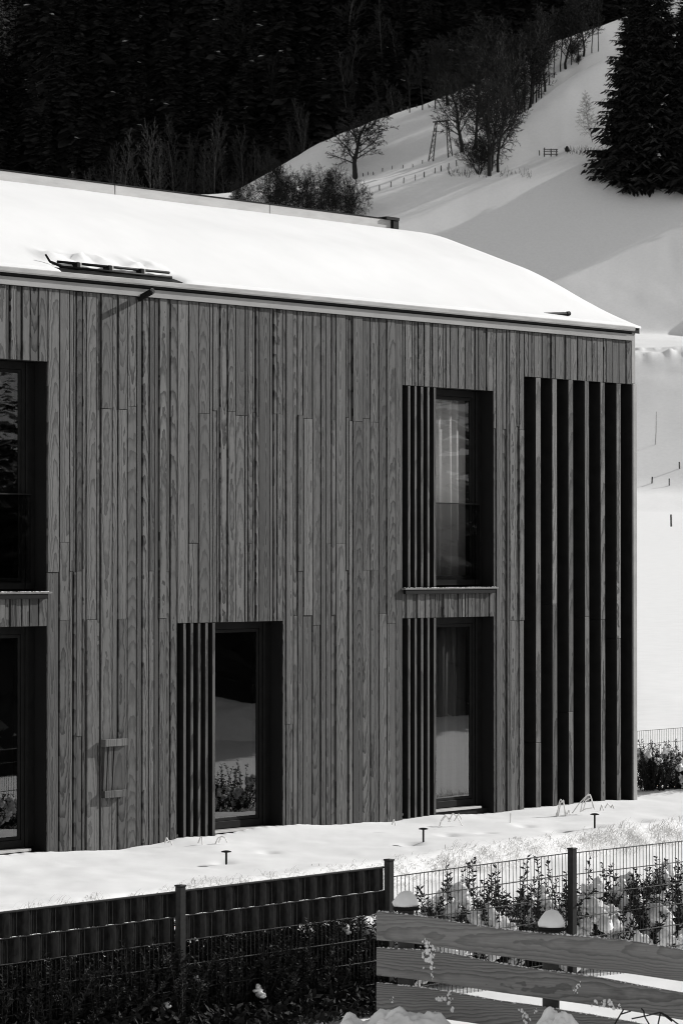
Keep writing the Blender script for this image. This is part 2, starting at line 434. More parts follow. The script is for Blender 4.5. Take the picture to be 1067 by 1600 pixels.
# backing wall with its openings
wb = MB()
sb = sorted({S_L, S_R - 0.11} | {o[0] for o in OPEN} | {o[1] for o in OPEN})
for sa, sc in zip(sb[:-1], sb[1:]):
    mid = (sa + sc) / 2; z = 0.3
    for o in sorted([o for o in OPEN if o[0] < mid < o[1]], key=lambda o: o[2]):
        if o[2] > z + 0.01: wb.box(sa, sc, 0.03, 0.36, z, o[2] - 0.002)
        z = o[3] + 0.002
    wb.box(sa, sc, 0.03, 0.36, z, ZF1 + 0.1)
wall = wb.build('facade_wall', M['black'], house)
# side, rear and interior shell
sh = MB()
sh.box(S_R - 0.10, S_R - 0.004, 0.37, 9.2, 0.3, ZF1); sh.box(S_L, S_L + 0.25, 0.37, 9.2, 0.3, ZF1); sh.box(S_L, S_R - 0.01, 9.2, 9.45, 0.3, ZF1)
for e in (S_L + 0.1, S_R - 0.06):
    V = [(e - 0.05, 0.04, ZF1 + 0.002), (e - 0.05, 9.44, ZF1 + 0.002), (e - 0.05, 4.74, H + 4.9), (e + 0.05, 0.04, ZF1 + 0.002), (e + 0.05, 9.44, ZF1 + 0.002), (e + 0.05, 4.74, H + 4.9)]
    sh.add(V, [(0, 1, 2), (5, 4, 3), (0, 3, 4, 1), (1, 4, 5, 2), (2, 5, 3, 0)])
sh.build('side_wall', M['post'], house)
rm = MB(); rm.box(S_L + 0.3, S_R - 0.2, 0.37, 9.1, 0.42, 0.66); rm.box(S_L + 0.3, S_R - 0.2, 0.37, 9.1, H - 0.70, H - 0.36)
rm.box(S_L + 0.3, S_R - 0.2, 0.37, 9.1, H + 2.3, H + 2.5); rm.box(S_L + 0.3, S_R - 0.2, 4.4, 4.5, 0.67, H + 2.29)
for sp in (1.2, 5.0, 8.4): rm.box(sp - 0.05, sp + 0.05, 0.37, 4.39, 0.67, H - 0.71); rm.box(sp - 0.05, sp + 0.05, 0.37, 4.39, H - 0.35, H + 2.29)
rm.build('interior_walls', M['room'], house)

# cladding boards
JOINTS = [H + 1.74, H + 1.70, H + 0.20, H - 0.12, H - 0.13, H - 0.66, H - 0.78, H - 1.95]
def split_widths(sa, sc):
    xs = [sa]
    while True:
        w = random.choice([0.05, 0.06, 0.075, 0.085, 0.10, 0.115, 0.13, 0.15, 0.18]) * random.uniform(0.93, 1.08)
        if xs[-1] + w > sc - 0.085: break
        xs.append(xs[-1] + w)
    xs.append(sc); return xs
def board(sa, sc, za, zb, parent=wall):
    g = 0.0075; w = (sc - sa) / 2 - g; d = random.uniform(-0.005, 0.008) if sc - sa > 0.1 else random.uniform(-0.003, 0.016)
    mb = MB(); mb.bbox(-w, w, d, 0.028, 0.0, zb - za, 0.003)
    return mb.build('board', M['larch'], parent, ((sa + sc) / 2, 0, za))
def clad(sa, sc, za, zb, joints=True):
    xs = split_widths(sa, sc)
    for p, q in zip(xs[:-1], xs[1:]):
        cuts = [za]
        if joints:
            js = sorted(j for j in JOINTS if za + 0.5 < j < zb - 0.5)
            random.shuffle(js); pick = sorted(js[:random.choice([0, 1, 1, 1, 2, 2])]) if js else []
            for j in pick:
                if j - cuts[-1] > 0.7: cuts.append(j)
        cuts.append(zb)
        for k in range(len(cuts) - 1): board(p, q, cuts[k] + (0.003 if k else 0), cuts[k + 1])
ZB, ZT = 0.50, ZF0 - 0.003
clad(-3.3, -1.9, ZB, ZT)
clad(-1.9, 0.0, UH, ZT, False); clad(-1.9, 0.0, LH, US - 0.03, False)
clad(0.0, S_A, ZB, ZT); clad(S_A, S_B, LH, ZT); clad(S_B, S_C, ZB, ZT)
clad(S_C, S_D, UH, ZT, False); clad(S_C, S_D, LH, US - 0.03, False)
clad(S_D, S_E, ZB, ZT); clad(S_E, S_F, H + 2.40, ZT, False)
# corner
MB().bbox(S_F + 0.003, S_R - 0.012, -0.004, 0.3, H + 2.41, ZF1 + 0.06, 0.004).build('corner_board', M['trim'], house)
MB().bbox(S_F + 0.016, S_R + 0.006, -0.016, 0.3, 0.58, H + 2.405, 0.004).build('corner_trim', M['trim'], house)
MB().box(S_F + 0.01, S_R + 0.004, -0.02, 0.28, 0.40, 0.578).build('corner_foot', M['dark_metal'], house)
MB().box(S_F - 0.02, S_R, -0.03, 0.3, ZF1 + 0.062, ZF1 + 0.10).build('corner_cap', M['dark_metal'], house)

# windows
def window(s0, s1, z0, z1, upper, glass_from, curtain=None):
    f = MB(); w = 0.085; wr = 0.20; d0, d1 = 0.200, 0.300
    zb = z0 + (0.02 if upper else 0.16)
    f.bbox(s0 + 0.002, s0 + w, d0, d1, zb, z1 - 0.002); f.bbox(s1 - wr, s1 - 0.002, d0, d1, zb, z1 - 0.002)
    f.bbox(s0 + w, s1 - wr, d0, d1, zb, zb + w); f.bbox(s0 + w, s1 - wr, d0, d1, z1 - w - 0.002, z1 - 0.002)
    f.bbox(glass_from - 0.07, glass_from, d0 + 0.002, d1 - 0.002, zb + w, z1 - w - 0.002)
    f.bbox(s1 - wr + 0.05, s1 - wr + 0.09, d0 - 0.018, d0, zb, z1 - 0.004)
    fr = f.build('window', M['dark_metal'], house)
    inner = MB(); q = 0.04
    inner.bbox(s1 - wr - q, s1 - wr - 0.001, 0.212, 0.29, zb + w, z1 - w - 0.004); inner.bbox(glass_from + 0.001, glass_from + q, 0.212, 0.29, zb + w, z1 - w - 0.004)
    inner.bbox(glass_from + q, s1 - wr - q, 0.212, 0.29, zb + w + 0.001, zb + w + q); inner.bbox(glass_from + q, s1 - wr - q, 0.212, 0.29, z1 - w - q - 0.004, z1 - w - 0.004)
    inner.build('sash', M['dark_metal'], fr)
    MB().box(glass_from + q, s1 - wr - q, 0.222, 0.230, zb + w + q, z1 - w - q - 0.004).build('pane', M['glass'], fr)
    MB().box(s0 + w, glass_from - 0.07, 0.222, 0.230, zb + w, z1 - w - 0.004).build('pane', M['glass'], fr)
    if upper:
        MB().bbox(s0 - 0.02, s1 + 0.025, -0.055, 0.199, z0 - 0.028, z0 - 0.006, 0.004).build('sill', M['sill'], fr)
        MB().bbox(s0 + 0.0, s1 - 0.03, -0.045, 0.0, z0 - 0.082, z0 - 0.0295, 0.004).build('sill_shade_apron', M['dark_metal'], fr)  # black apron, partly painted shadow under the sill
        MB().box(glass_from, s1 - 0.10, 0.160, 0.172, z0 + 0.09, z0 + 1.055).build('balustrade', M['frost'], fr)
        MB().box(glass_from, s1 - 0.10, 0.155, 0.177, z0 + 1.056, z0 + 1.072).build('balustrade_rail', M['dark_metal'], fr)
    else:
        MB().bbox(s0, s1 - 0.16, 0.08, 0.199, z0 + 0.125, z0 + 0.155, 0.004).build('threshold', M['light_metal'], fr)
        MB().box(s0, s1, 0.10, 0.199, z0 - 0.1, z0 + 0.12).build('threshold_panel', M['dark_metal'], fr)
        MB().bbox(s0, s1, 0.0, 0.075, z0 - 0.06, z0 + 0.02, 0.004).build('threshold_board', M['larch'], fr)
    return fr
SC_U, SC_M = s_of(683.5), s_of(339.5)
window(-1.9, 0.0, US, UH, True, -1.2)
window(-1.9, 0.0, LS, LH, False, -1.2)
window(S_A, S_B, LS, LH, False, SC_M - 0.10)
window(S_C, S_D, US, UH, True, SC_U - 0.22)
window(S_C, S_D, LS, LH, False, SC_U - 0.22)
# sliding screens of upright slats
def screen(s0, s1, z0, z1):
    f = MB(); f.box(s0 + 0.01, s1, 0.075, 0.105, z1 - 0.10, z1 - 0.004); f.box(s0 + 0.01, s1, 0.075, 0.105, z0 + 0.01, z0 + 0.10)
    f.box(s0 + 0.012, s0 + 0.05, 0.077, 0.24, z0 + 0.012, z1 - 0.006)
    fr = f.build('sliding_screen', M['dark_metal'], house)
    n = 5; pitch = (s1 - s0 - 0.05) / n
    for i in range(n):
        x = s0 + pitch * (i + 1)
        mb = MB(); mb.bbox(-0.024, 0.024, 0.004, 0.125, 0, z1 - z0 - 0.012, 0.003)
        so = mb.build('slat', [M['slat'], M['fin_shade']], fr, (x, 0, z0 + 0.006))
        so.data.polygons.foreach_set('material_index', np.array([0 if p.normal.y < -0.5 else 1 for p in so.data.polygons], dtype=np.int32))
M['slat'] = wood_mat('slat larch', base=0.09, spacing=0.03, tone=0.2)
screen(S_C, SC_U, US, UH); screen(S_C, SC_U, LS - 0.1, LH); screen(S_A, SC_M, LS - 0.1, LH)
# tall fins in front of the loggia
lg = MB()
lg.box(S_E + 0.002, S_F - 0.002, 1.4, 1.5, 0.45, H + 2.398); lg.box(S_E, S_E + 0.05, 0.37, 1.4, 0.45, H + 2.398); lg.box(S_F - 0.05, S_F, 0.30, 1.4, 0.45, H + 2.398)
lg.box(S_E + 0.05, S_F - 0.05, 0.37, 1.39, H - 0.69, H - 0.37); lg.box(S_E + 0.05, S_F - 0.05, 0.37, 1.39, 0.42, 0.64)
lo = lg.build('loggia', M['black'], house)  # loggia walls blackened so the recess reads as deep shade
MB().box(S_F - 0.012, S_F + 0.014, 0.003, 0.30, 0.45, H + 2.396).build('gap_shade_sheet', M['fin_shade'], house)  # dark sheet added over the pale trim side, painting the gap in shade
for a0, a1 in ((837, 845), (862.8, 870.3), (888, 895.5), (913.4, 920.4), (938, 945.2), (963, 969.6)):
    sa, sc = s_of(a0), s_of(a1); w = (sc - sa) / 2
    cut = random.uniform(1.2, 3.6)
    for za, zb in ((0.45, cut), (cut + 0.003, H + 2.395)):
        fo = MB().bbox(-w, w, 0.004, 0.29, 0, zb - za, 0.004).build('fin', [M['fin'], M['fin_shade']], lo, ((sa + sc) / 2, 0, za))
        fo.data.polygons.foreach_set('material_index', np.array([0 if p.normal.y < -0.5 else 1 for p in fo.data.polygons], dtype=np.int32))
# fascia, gutter, roof
MB().bbox(S_L, S_F - 0.001, -0.028, 0.0, ZF0, ZF1, 0.003).build('fascia', M['fascia'], house)
MB().box(S_L, S_F - 0.022, -0.014, 0.2, ZF1 + 0.002, ZF1 + 0.034).build('shadow_gap', M['black'], house)
gt = MB()
prof = [(-0.075, 0.036), (-0.085, 0.05), (-0.085, 0.088), (-0.075, 0.098), (-0.03, 0.098), (0.02, 0.105), (0.05, 0.105), (0.05, 0.036)]
V = [(s, y, ZF1 + z) for s in (S_L, S_F - 0.03) for y, z in prof]; n = len(prof)
gt.add(V, [(i, (i + 1) % n, n + (i + 1) % n, n + i) for i in range(n)] + [tuple(range(n))[::-1], tuple(range(n, 2 * n))])
gt.build('gutter', M['gutter'], house)
RZ0, RZ1, RD = H + 3.19, H + 4.80, 4.38                # roof plane: eave and ridge heights, depth of the ridge
def roof_z(d): return RZ0 + (RZ1 - RZ0) * (d + 0.05) / (RD + 0.05)
r = MB()
prof = [(-0.05, RZ0 - 0.10), (-0.05, RZ0), (RD, RZ1), (9.5, RZ0), (9.5, RZ0 - 0.10), (RD, RZ1 - 0.10)]
V = [(s, y, z) for s in (S_L, S_R + 0.02) for y, z in prof]; n = 6
r.add(V, [(i, (i + 1) % n, n + (i + 1) % n, n + i) for i in range(n)] + [(0, 5, 4, 3, 2, 1), (6, 7, 8, 9, 10, 11)])
roof = r.build('roof', M['dark_metal'], house)
# ridge flashing in lengths, with dark seams and a dark end profile
RE = s_of(0) + 0.0
seams = [S_L, 5.6, 8.05, 11.02]
def s_ridge(px):                                        # along-wall position of a sight line on the ridge
    u = (px - CX) / FPX; xx = X0 - NX * RD; yy = Y0 - NY * RD
    return (u * yy - xx) / (WX - u * WY)
seams = [S_L, s_ridge(166), s_ridge(408), s_ridge(598)]
for a0, a1 in zip(seams[:-1], seams[1:]):
    MB().bbox(a0 + 0.006, a1 - 0.006, RD - 0.16, RD + 0.16, RZ1 - 0.09, RZ1 + 0.128, 0.006).build('ridge_flashing', M['light_metal'], roof)
MB().box(S_L, seams[-1] - 0.01, RD - 0.168, RD + 0.168, RZ1 + 0.130, RZ1 + 0.143).build('ridge_lid', M['dark_metal'], roof)
e = s_ridge(606.5)
ec = MB(); ec.box(seams[-1], e, RD - 0.20, RD + 0.19, RZ1 - 0.07, RZ1 + 0.12); ec.box(seams[-1] - 0.16, e, RD - 0.21, RD + 0.2, RZ1 + 0.122, RZ1 + 0.165)
ec.build('ridge_end', M['dark_metal'], roof)
# snow guard by the eave, spout, loose pipe
def roof_pt(px, up, d): return (s_of(px), d, roof_z(d) + up)
sg = empty('snow_guard', (0, 0, 0), 0, house)
ga, gb = s_of(100), s_of(274)
for up, dd in ((0.02, 0.06), (0.062, 0.10)):
    MB().tube((ga, dd, roof_z(dd) + up), (gb - (0.15 if up > 0.1 else 0), dd, roof_z(dd) + up), 0.016, k=10).build('guard_pipe', M['dark_metal'], sg, smooth=True)
for px in (128, 178, 228):
    s = s_of(px); b = MB(); b.bbox(s - 0.025, s + 0.025, 0.05, 0.16, roof_z(0.08) - 0.0, roof_z(0.08) + 0.082, 0.006)
    b.build('bracket', M['dark_metal'], sg)
    MB().bbox(s + 0.03, s + 0.055, 0.055, 0.12, roof_z(0.08) + 0.01, roof_z(0.08) + 0.078, 0.004).build('clamp', M['light_metal'], sg)
MB().path([(s_of(81), 0.1, roof_z(0.1) + 0.13), (s_of(86), 0.08, roof_z(0.08) + 0.06), (s_of(100), 0.05, roof_z(0.05) + 0.03)], [0.012, 0.014, 0.018], 6).build('bent_end', M['dark_metal'], sg)
sp_a = Vector((s_of(219), 0.02, z_wall(219, 466))); sp_b = sp_a + Vector((0.0, -0.22, 0.075))
sp = MB(); sp.tube(sp_a, sp_b, 0.035, 0.035, 14)
spo = sp.build('overflow_spout', M['dark_metal'], house)
dv = (sp_b - sp_a).normalized()
MB().tube(sp_b + dv * 0.001, sp_b + dv * 0.004, 0.026, 0.026, 14).build('spout_mouth', M['black'], spo)
lp = MB(); s0, s1 = s_of(850), s_of(889)
lp.tube((s0 - 0.2, 0.10, roof_z(0.1) - 0.01), (s1, 0.02, roof_z(0.02) + 0.062), 0.014, 0.022, 8); lp.tube((s1 - 0.02, 0.023, roof_z(0.02) + 0.06), (s1 + 0.03, 0.015, roof_z(0.02) + 0.066), 0.03, 0.03, 8)
lp.build('guard_end', M['dark_metal'], house)
# small timber hatch with its two blocks
sa, sc = s_of(162), s_of(196.5)
hz0, hz1 = z_wall(178, 1236), z_wall(178, 1164)
ht = MB(); w3 = (sc - sa) / 3.0
hatch = empty('wall_hatch', (0, 0, 0), 0, house)
for i, (b0, b1) in enumerate(((0, 0.16), (0.17, 0.42), (0.43, 1.0))):
    x0 = sa + (sc - sa) * b0 - 0.02; x1 = sa + (sc - sa) * b1 - 0.035
    V = [(x0, -0.012, hz0), (x1, -0.012, hz0), (x1, 0.0, hz0), (x0, 0.0, hz0), (x0, -0.045, hz1), (x1, -0.045, hz1), (x1, 0.0, hz1), (x0, 0.0, hz1)]
    mb = MB().add([(v[0] - (x0 + x1) / 2, v[1] - 0.006, v[2] - hz0) for v in V], [(3, 2, 1, 0), (4, 5, 6, 7), (0, 1, 5, 4), (1, 2, 6, 5), (2, 3, 7, 6), (3, 0, 4, 7)])
    mb.build('hatch_board', M['slat'], hatch, ((x0 + x1) / 2, 0, hz0))
for pyc, pr, wd in ((1159.5, 0.085, 0.0), (1239.5, 0.065, 0.0)):
    zc = z_wall(178, pyc); hw = (sc - sa) / 2
    mb = MB(); mb.bbox(-hw, hw, -pr, -0.006, -0.04, 0.04, 0.004)
    mb.build('hatch_block', M['fin'], hatch, ((sa + sc) / 2 - pr * 0.55, 0, zc))

sc_ = MB()
for a0, a1, zz0 in ((-0.9, 0.0, US), (S_C, S_D, US)):
    for i in range(90):
        lump(sc_, (random.uniform(a0, a1), random.uniform(-0.05, -0.005), zz0 - 0.005), random.uniform(0.003, 0.010), (1.4, 1, 0.7), i, 0.4, 6)
o = sc_.build('sill_snow', M['clump'], smooth=True); o.location = house.location; o.rotation_euler = house.rotation_euler
tag(o, 'crumbs of snow left on the upper window sills', 'snow', kind='stuff')

# curtains behind the glass: they hang, so each is its own thing
def curtain(s0, s1, z0, z1, mat, label, folds=9):
    n = folds * 8; V = []; F = []
    for i in range(n + 1):
        t = i / n; s = s0 + (s1 - s0) * t; d = 0.40 + 0.045 * math.sin(t * folds * 2 * math.pi) + 0.02 * math.sin(t * 23)
        V += [(s, d, z0), (s, d * 0.9 + 0.04, z1)]
    for i in range(n): F.append((2 * i, 2 * i + 2, 2 * i + 3, 2 * i + 1))
    o = link('curtain', mesh('curtain', V, F), mat, smooth=True)
    md = o.modifiers.new('cloth thickness', 'SOLIDIFY'); md.thickness = 0.004
    o.matrix_world = house.matrix_basis.copy() @ Matrix.Identity(4)
    o.location = house.location; o.rotation_euler = house.rotation_euler
    tag(o, label, 'curtain', 'curtains behind the windows')
curtain(S_C + 0.15, S_D - 0.05, US + 0.05, UH + 0.05, M['curtain_white'], 'pale curtain behind the upper right window')
curtain(S_C + 0.15, S_D - 0.05, 0.68, LH + 0.05, M['curtain_dark'], 'dark folded curtain behind the lower right window, nearest the corner', 7)
curtain(-1.8, -0.6, US + 0.05, UH + 0.05, M['curtain_dark'], 'dark curtain behind the upper left window cut by the photo edge', 6)

# snow lying on the roof
ss = np.concatenate([np.arange(S_L, 10.4, 0.09), np.linspace(10.4, S_R + 0.03, 26)]); dd = np.concatenate([np.linspace(-0.07, 0.9, 30), np.linspace(0.95, RD - 0.14, 46)])
SS, DD = np.meshgrid(ss, dd, indexing='ij')
edge = np.clip((S_R + 0.03 - SS) / 0.75, 0, 1); edge = np.sqrt(1 - (1 - edge) ** 2)
eav = 0.10 + 0.90 * sstep(-0.07, 1.6, DD)
rid = 1 - 0.82 * sstep(RD - 1.5, RD - 0.15, DD)
thick = 0.30 * edge * eav * rid + 0.02 * fbm(SS * 0.5, DD * 0.6, 2, 41) * eav * edge + 0.003 * fbm(SS * 5, DD * 5, 3, 44)
gs0, gs1 = s_of(92), s_of(276)
gu = sstep(gs0 - 0.12, gs0 + 0.1, SS) * (1 - sstep(gs1 - 0.1, gs1 + 0.15, SS))
back = 0.10 + 0.10 * fbm(SS * 5, DD * 0, 3, 46)
thick = np.where(gu > 0, thick * (1 - gu * (1 - sstep(back, back + 0.10, DD))) + gu * (0.03 + 0.10 * fbm(SS * 7, DD * 5, 3, 48)) * np.exp(-((DD - back - 0.16) / 0.16) ** 2) - gu * 0.06 * (1 - sstep(back - 0.04, back + 0.04, DD)), thick)
bare = sstep(10.15, 10.95, SS) * sstep(RD - 1.1, RD - 0.35, DD)
thick = thick * (1 - bare) - 0.05 * bare
ZZ = RZ0 + (RZ1 - RZ0) * (DD + 0.05) / (RD + 0.05) + np.maximum(thick, -0.06)
V = np.stack([SS.ravel(), DD.ravel(), ZZ.ravel()], 1); na, nb = SS.shape
ii, jj = np.meshgrid(np.arange(na - 1), np.arange(nb - 1), indexing='ij'); a = (ii * nb + jj).ravel()
F = np.stack([a, a + nb, a + nb + 1, a + 1], 1).tolist()
# skirt so that the blanket has thickness at its edges
V = V.tolist()
ring = [i * nb for i in range(na)] + [(na - 1) * nb + j for j in range(1, nb)] + [i * nb + nb - 1 for i in range(na - 2, -1, -1)] + [j for j in range(nb - 2, 0, -1)]
b0 = len(V)
for k in ring:
    v = V[k]; V.append((v[0], v[1], roof_z(v[1]) - 0.02))
for k in range(len(ring)): F.append((ring[k], b0 + k, b0 + (k + 1) % len(ring), ring[(k + 1) % len(ring)]))
o = link('roof_snow', mesh('roof_snow', V, F), M['roof_snow'], smooth=True)
o.location = house.location; o.rotation_euler = house.rotation_euler
tag(o, 'thick smooth blanket of snow lying on the house roof', 'snow', kind='stuff')

# ------------------------------------------------------------------ wire mesh fence
FX, FY = 0.691, 0.7225
FA = math.atan2(FY, FX)
P1 = (-1.315, 26.2)
fence = empty('mesh_fence', (P1[0], P1[1], 0), FA)
tag(fence, 'dark double rod mesh fence in front of the house, its left panels woven with strips', 'fence')
def wavy_strip(x0, x1, z0, z1, phase):
    n = int((x1 - x0) / 0.0125); V = []; F = []
    for i in range(n + 1):
        x = x0 + (x1 - x0) * i / n; y = 0.011 * math.tanh(2.2 * math.sin(2 * math.pi * (x + phase) / 0.2))
        V += [(x, y - 0.001, z0), (x, y - 0.001, z1), (x, y + 0.001, z1), (x, y + 0.001, z0)]
    for i in range(n):
        b = 4 * i
        for k in range(4): F.append((b + k, b + (k + 1) % 4, b + 4 + (k + 1) % 4, b + 4 + k))
    F += [(0, 3, 2, 1), (4 * n, 4 * n + 1, 4 * n + 2, 4 * n + 3)]
    return V, F
def mesh_panel(x0, x1, ztop, rows, parent, strips=0, wire=0.0030, rod=0.0042, step=0.05):
    mb = MB(); x = x0 + 0.03; zbot = ztop - rows * 0.2
    while x < x1 - 0.02:
        mb.tube((x, 0, zbot - 0.03), (x, 0, ztop + 0.0), wire, k=4); x += step
    pan = mb.build('panel', M['fence_metal'], parent)
    for k in range(rows + 1):
        for sgn in (-1, 1):
            MB().tube((x0 + 0.01, sgn * (wire + rod), ztop - k * 0.2 - 0.006), (x1 - 0.01, sgn * (wire + rod), ztop - k * 0.2 - 0.006), rod, k=6).build('rod', M['fence_metal'], pan)
    for k in range(strips):
        V, F = wavy_strip(x0 + 0.015, x1 - 0.015, ztop - k * 0.2 - 0.199, ztop - k * 0.2 - 0.005, 0.1 * k)
        MB().add(V, F).build('privacy_strip', M['strip'], pan, smooth=False)
    if strips:
        MB().bbox(x0 + 0.01, x1 - 0.01, -0.014, 0.014, ztop - 0.008, ztop + 0.006, 0.003).build('top_rail', M['fence_metal'], pan)
    return pan
TOPS = {-1: 1.175, 0: 1.222, 1: 1.165, 2: 1.193, 3: 1.2, 4: 1.2, 5: 1.2, 6: 1.2}
for k in range(-1, 8):
    zt = {-1: 1.20, 0: 1.235, 1: 1.277, 2: 1.213}.get(k, 1.22); x = k * 2.5
    p = MB().bbox(x - 0.032, x + 0.032, -0.034, 0.03, -0.3, zt, 0.004).build('post', M['fence_metal'], fence)
    MB().bbox(x - 0.037, x + 0.037, -0.039, 0.035, zt + 0.001, zt + 0.016, 0.004).build('post_cap', M['fence_metal'], p)
for k, strips in ((-1, 2), (0, 2), (1, 0), (2, 0), (3, 0), (4, 2), (5, 2), (6, 2)):
    z0_, sl = {-1: (1.197, 0.0112), 0: (1.200, 0.0112), 1: (1.09, 0.020), 2: (1.165, 0.004)}.get(k, (1.19, 0.0))
    pan = mesh_panel(k * 2.5 + (0.034 if k != 1 else 0.05), k * 2.5 + 2.466, z0_, 6, fence, strips)
    pan.rotation_euler = (0, -math.atan(sl), 0)

# the thin far garden fence past the house corner
fx, fy = place(985, 47.5); gx, gy = place(1190, 50.5)
ff = empty('wire_fence', (fx, fy, 0), math.atan2(gy - fy, gx - fx))
tag(ff, 'low pale wire mesh fence behind the snowy bushes past the house corner', 'fence')
mesh_panel(0, 2.2, 1.37, 5, ff, 0, wire=0.0022, rod=0.003); mesh_panel(2.2, 4.6, 1.37, 5, ff, 0, wire=0.0022, rod=0.003)
for q in (0, 2.2, 4.6): MB().bbox(q - 0.02, q + 0.02, 0.02, 0.06, 0.3, 1.39).build('post', M['steel'], ff)

# ------------------------------------------------------------------ board fence in the foreground
bf = empty('board_fence', (0.9, 21.0, 0), 0)
tag(bf, 'weathered three board timber fence with snow capped posts in the foreground', 'fence')
def Zb(px): return 21.4 - (px - 588) / (1067 - 588) * 1.0
def rail(name, top, bot):
    xs = np.arange(588, 1261, 24.0); V = []; F = []
    for i, px in enumerate(xs):
        Z = Zb(px); X = (px - CX) / FPX * Z
        jt = 1.0 * float(vnoise(px / 40.0, 3.3 + top[0][1])); jb = 1.0 * float(vnoise(px / 35.0, 9.3 + bot[0][1]))
        def ext(c):
            p = [q[0] for q in c]; y = [q[1] for q in c]
            if px > p[-1]: return y[-1] + (y[-1] - y[-2]) / (p[-1] - p[-2]) * (px - p[-1])
            return float(np.interp(px, p, y))
        zt = H + (HY - ext(top) - jt) / FPX * Z; zb = H + (HY - ext(bot) - jb) / FPX * Z
        c = 0.007
        for (yy, zz) in ((Z, zb + c), (Z, zt - c), (Z + c, zt), (Z + 0.045 - c, zt), (Z + 0.045, zt - c), (Z + 0.045, zb + c), (Z + 0.045 - c, zb), (Z + c, zb)): V.append((X, yy, zz))
    n = len(xs); m = 8
    for i in range(n - 1):
        for k in range(m): F.append((i * m + k, (i + 1) * m + k, (i + 1) * m + (k + 1) % m, i * m + (k + 1) % m))
    F += [tuple(range(m)), tuple(range((n - 1) * m, n * m))[::-1]]
    c = np.mean(np.array(V), 0)
    V = [(v[0] - c[0], v[1] - c[1], v[2] - c[2]) for v in V]
    return MB().add(V, F).build(name, M['rail'], bf, (c[0] - 0.9, c[1] - 21.0, c[2]))
g = lambda zs: [(560 + x / 2.104, 1330 + y / 2.104) for x, y in zs]
R1T = g([(60, 195), (200, 210), (300, 228), (400, 245), (500, 257), (600, 268), (700, 275), (800, 283), (900, 295), (1067, 322)])
R1B = g([(60, 290), (200, 303), (400, 334), (560, 356), (700, 378), (900, 402), (1067, 426)])
R2T = g([(60, 315), (200, 322), (300, 335), (400, 355), (500, 372), (600, 388), (700, 400), (800, 415), (900, 435), (1067, 465)])
R2B = g([(60, 405), (200, 420), (400, 452), (600, 480), (750, 500), (1067, 552)])
R3T = g([(60, 430), (200, 445), (300, 460), (450, 488), (600, 508), (700, 525), (850, 550), (1067, 592)])
R3B = g([(60, 520), (200, 536), (400, 566), (600, 598), (850, 640), (1067, 682)])
rails = [rail('rail', R1T, R1B), rail('rail', R2T, R2B), rail('rail', R3T, R3B)]
for i, (px, capy) in enumerate(((634, 1417), (859.5, 1449), (1180, 1490))):
    Z = Zb(px) + 0.10; X = (px - CX) / FPX * Z; zc = H + (HY - capy) / FPX * Z
    x, y = X - 0.9, Z - 21.0
    p = MB().bbox(x - 0.053, x + 0.053, y - 0.05, y + 0.055, -0.4, zc - 0.012, 0.006).build('post', M['post'], bf)
    MB().bbox(x - 0.088, x + 0.088, y - 0.085, y + 0.085, zc - 0.012, zc + 0.010, 0.006).build('post_cap', M['dark_metal'], p)
    mb = MB(); lump(mb, (x + (0.005 if i else -0.004), y, zc + 0.012), 0.088, (1.0, 1.0, 1.22 - 0.12 * (i == 0)), i + 2, 0.11, 18, 0.0)
    mb.build('snow_cap', M['clump'], p, smooth=True)
# snow stuck on the boards
st = MB()
for i, (px, py, sz) in enumerate(((668, 1478, .028), (672, 1484, .035), (664, 1470, .02), (676, 1490, .028), (672, 1503, .035), (676, 1512, .022), (674, 1523, .016), (661, 1487, .02), (688, 1558, .03), (704, 1562, .035), (702, 1550, .018), (903, 1539, .022), (899, 1545, .016), (930, 1565, .028), (942, 1566, .03), (955, 1569, .028), (966, 1571, .02), (815, 1584, .03), (824, 1590, .036), (836, 1578, .016), (858, 1592, .04), (870, 1590, .05), (885, 1596, .045), (612, 1560, .02))):
    Z = Zb(px) - 0.004; X = (px - CX) / FPX * Z; z = H + (HY - py) / FPX * Z
    for q in range(9):
        lump(st, (X + random.gauss(0, .55) * sz, Z, z + random.gauss(0, .7) * sz), sz * random.uniform(0.10, 0.38), (1, 0.45, 1.1), i * 5 + q, 0.5, 7)
o = st.build('stuck_snow', M['clump'], smooth=True)
tag(o, 'small clumps of snow stuck on the foreground boards', 'snow', kind='stuff')
# rime crust along the top edges of the boards
cr = MB()
for top in (R1T, R2T, R3T):
    for i in range(260):
        px = random.uniform(590, 1080); Z = Zb(px) + random.uniform(0.004, 0.04); X = (px - CX) / FPX * Z
        py = float(np.interp(px, [q[0] for q in top], [q[1] for q in top])); z = H + (HY - py) / FPX * Zb(px)
        r0 = random.uniform(0.003, 0.009)
        cr.add([(X - r0, Z - r0, z - 0.002), (X + r0, Z - r0, z - 0.002), (X + r0, Z + r0, z - 0.002), (X - r0, Z + r0, z - 0.002), (X, Z, z + r0 * 0.8)], [(0, 1, 4), (1, 2, 4), (2, 3, 4), (3, 0, 4)])
o = cr.build('rime_crust', M['clump']); tag(o, 'thin crust of frost along the top edges of the foreground boards', 'frost', kind='stuff')

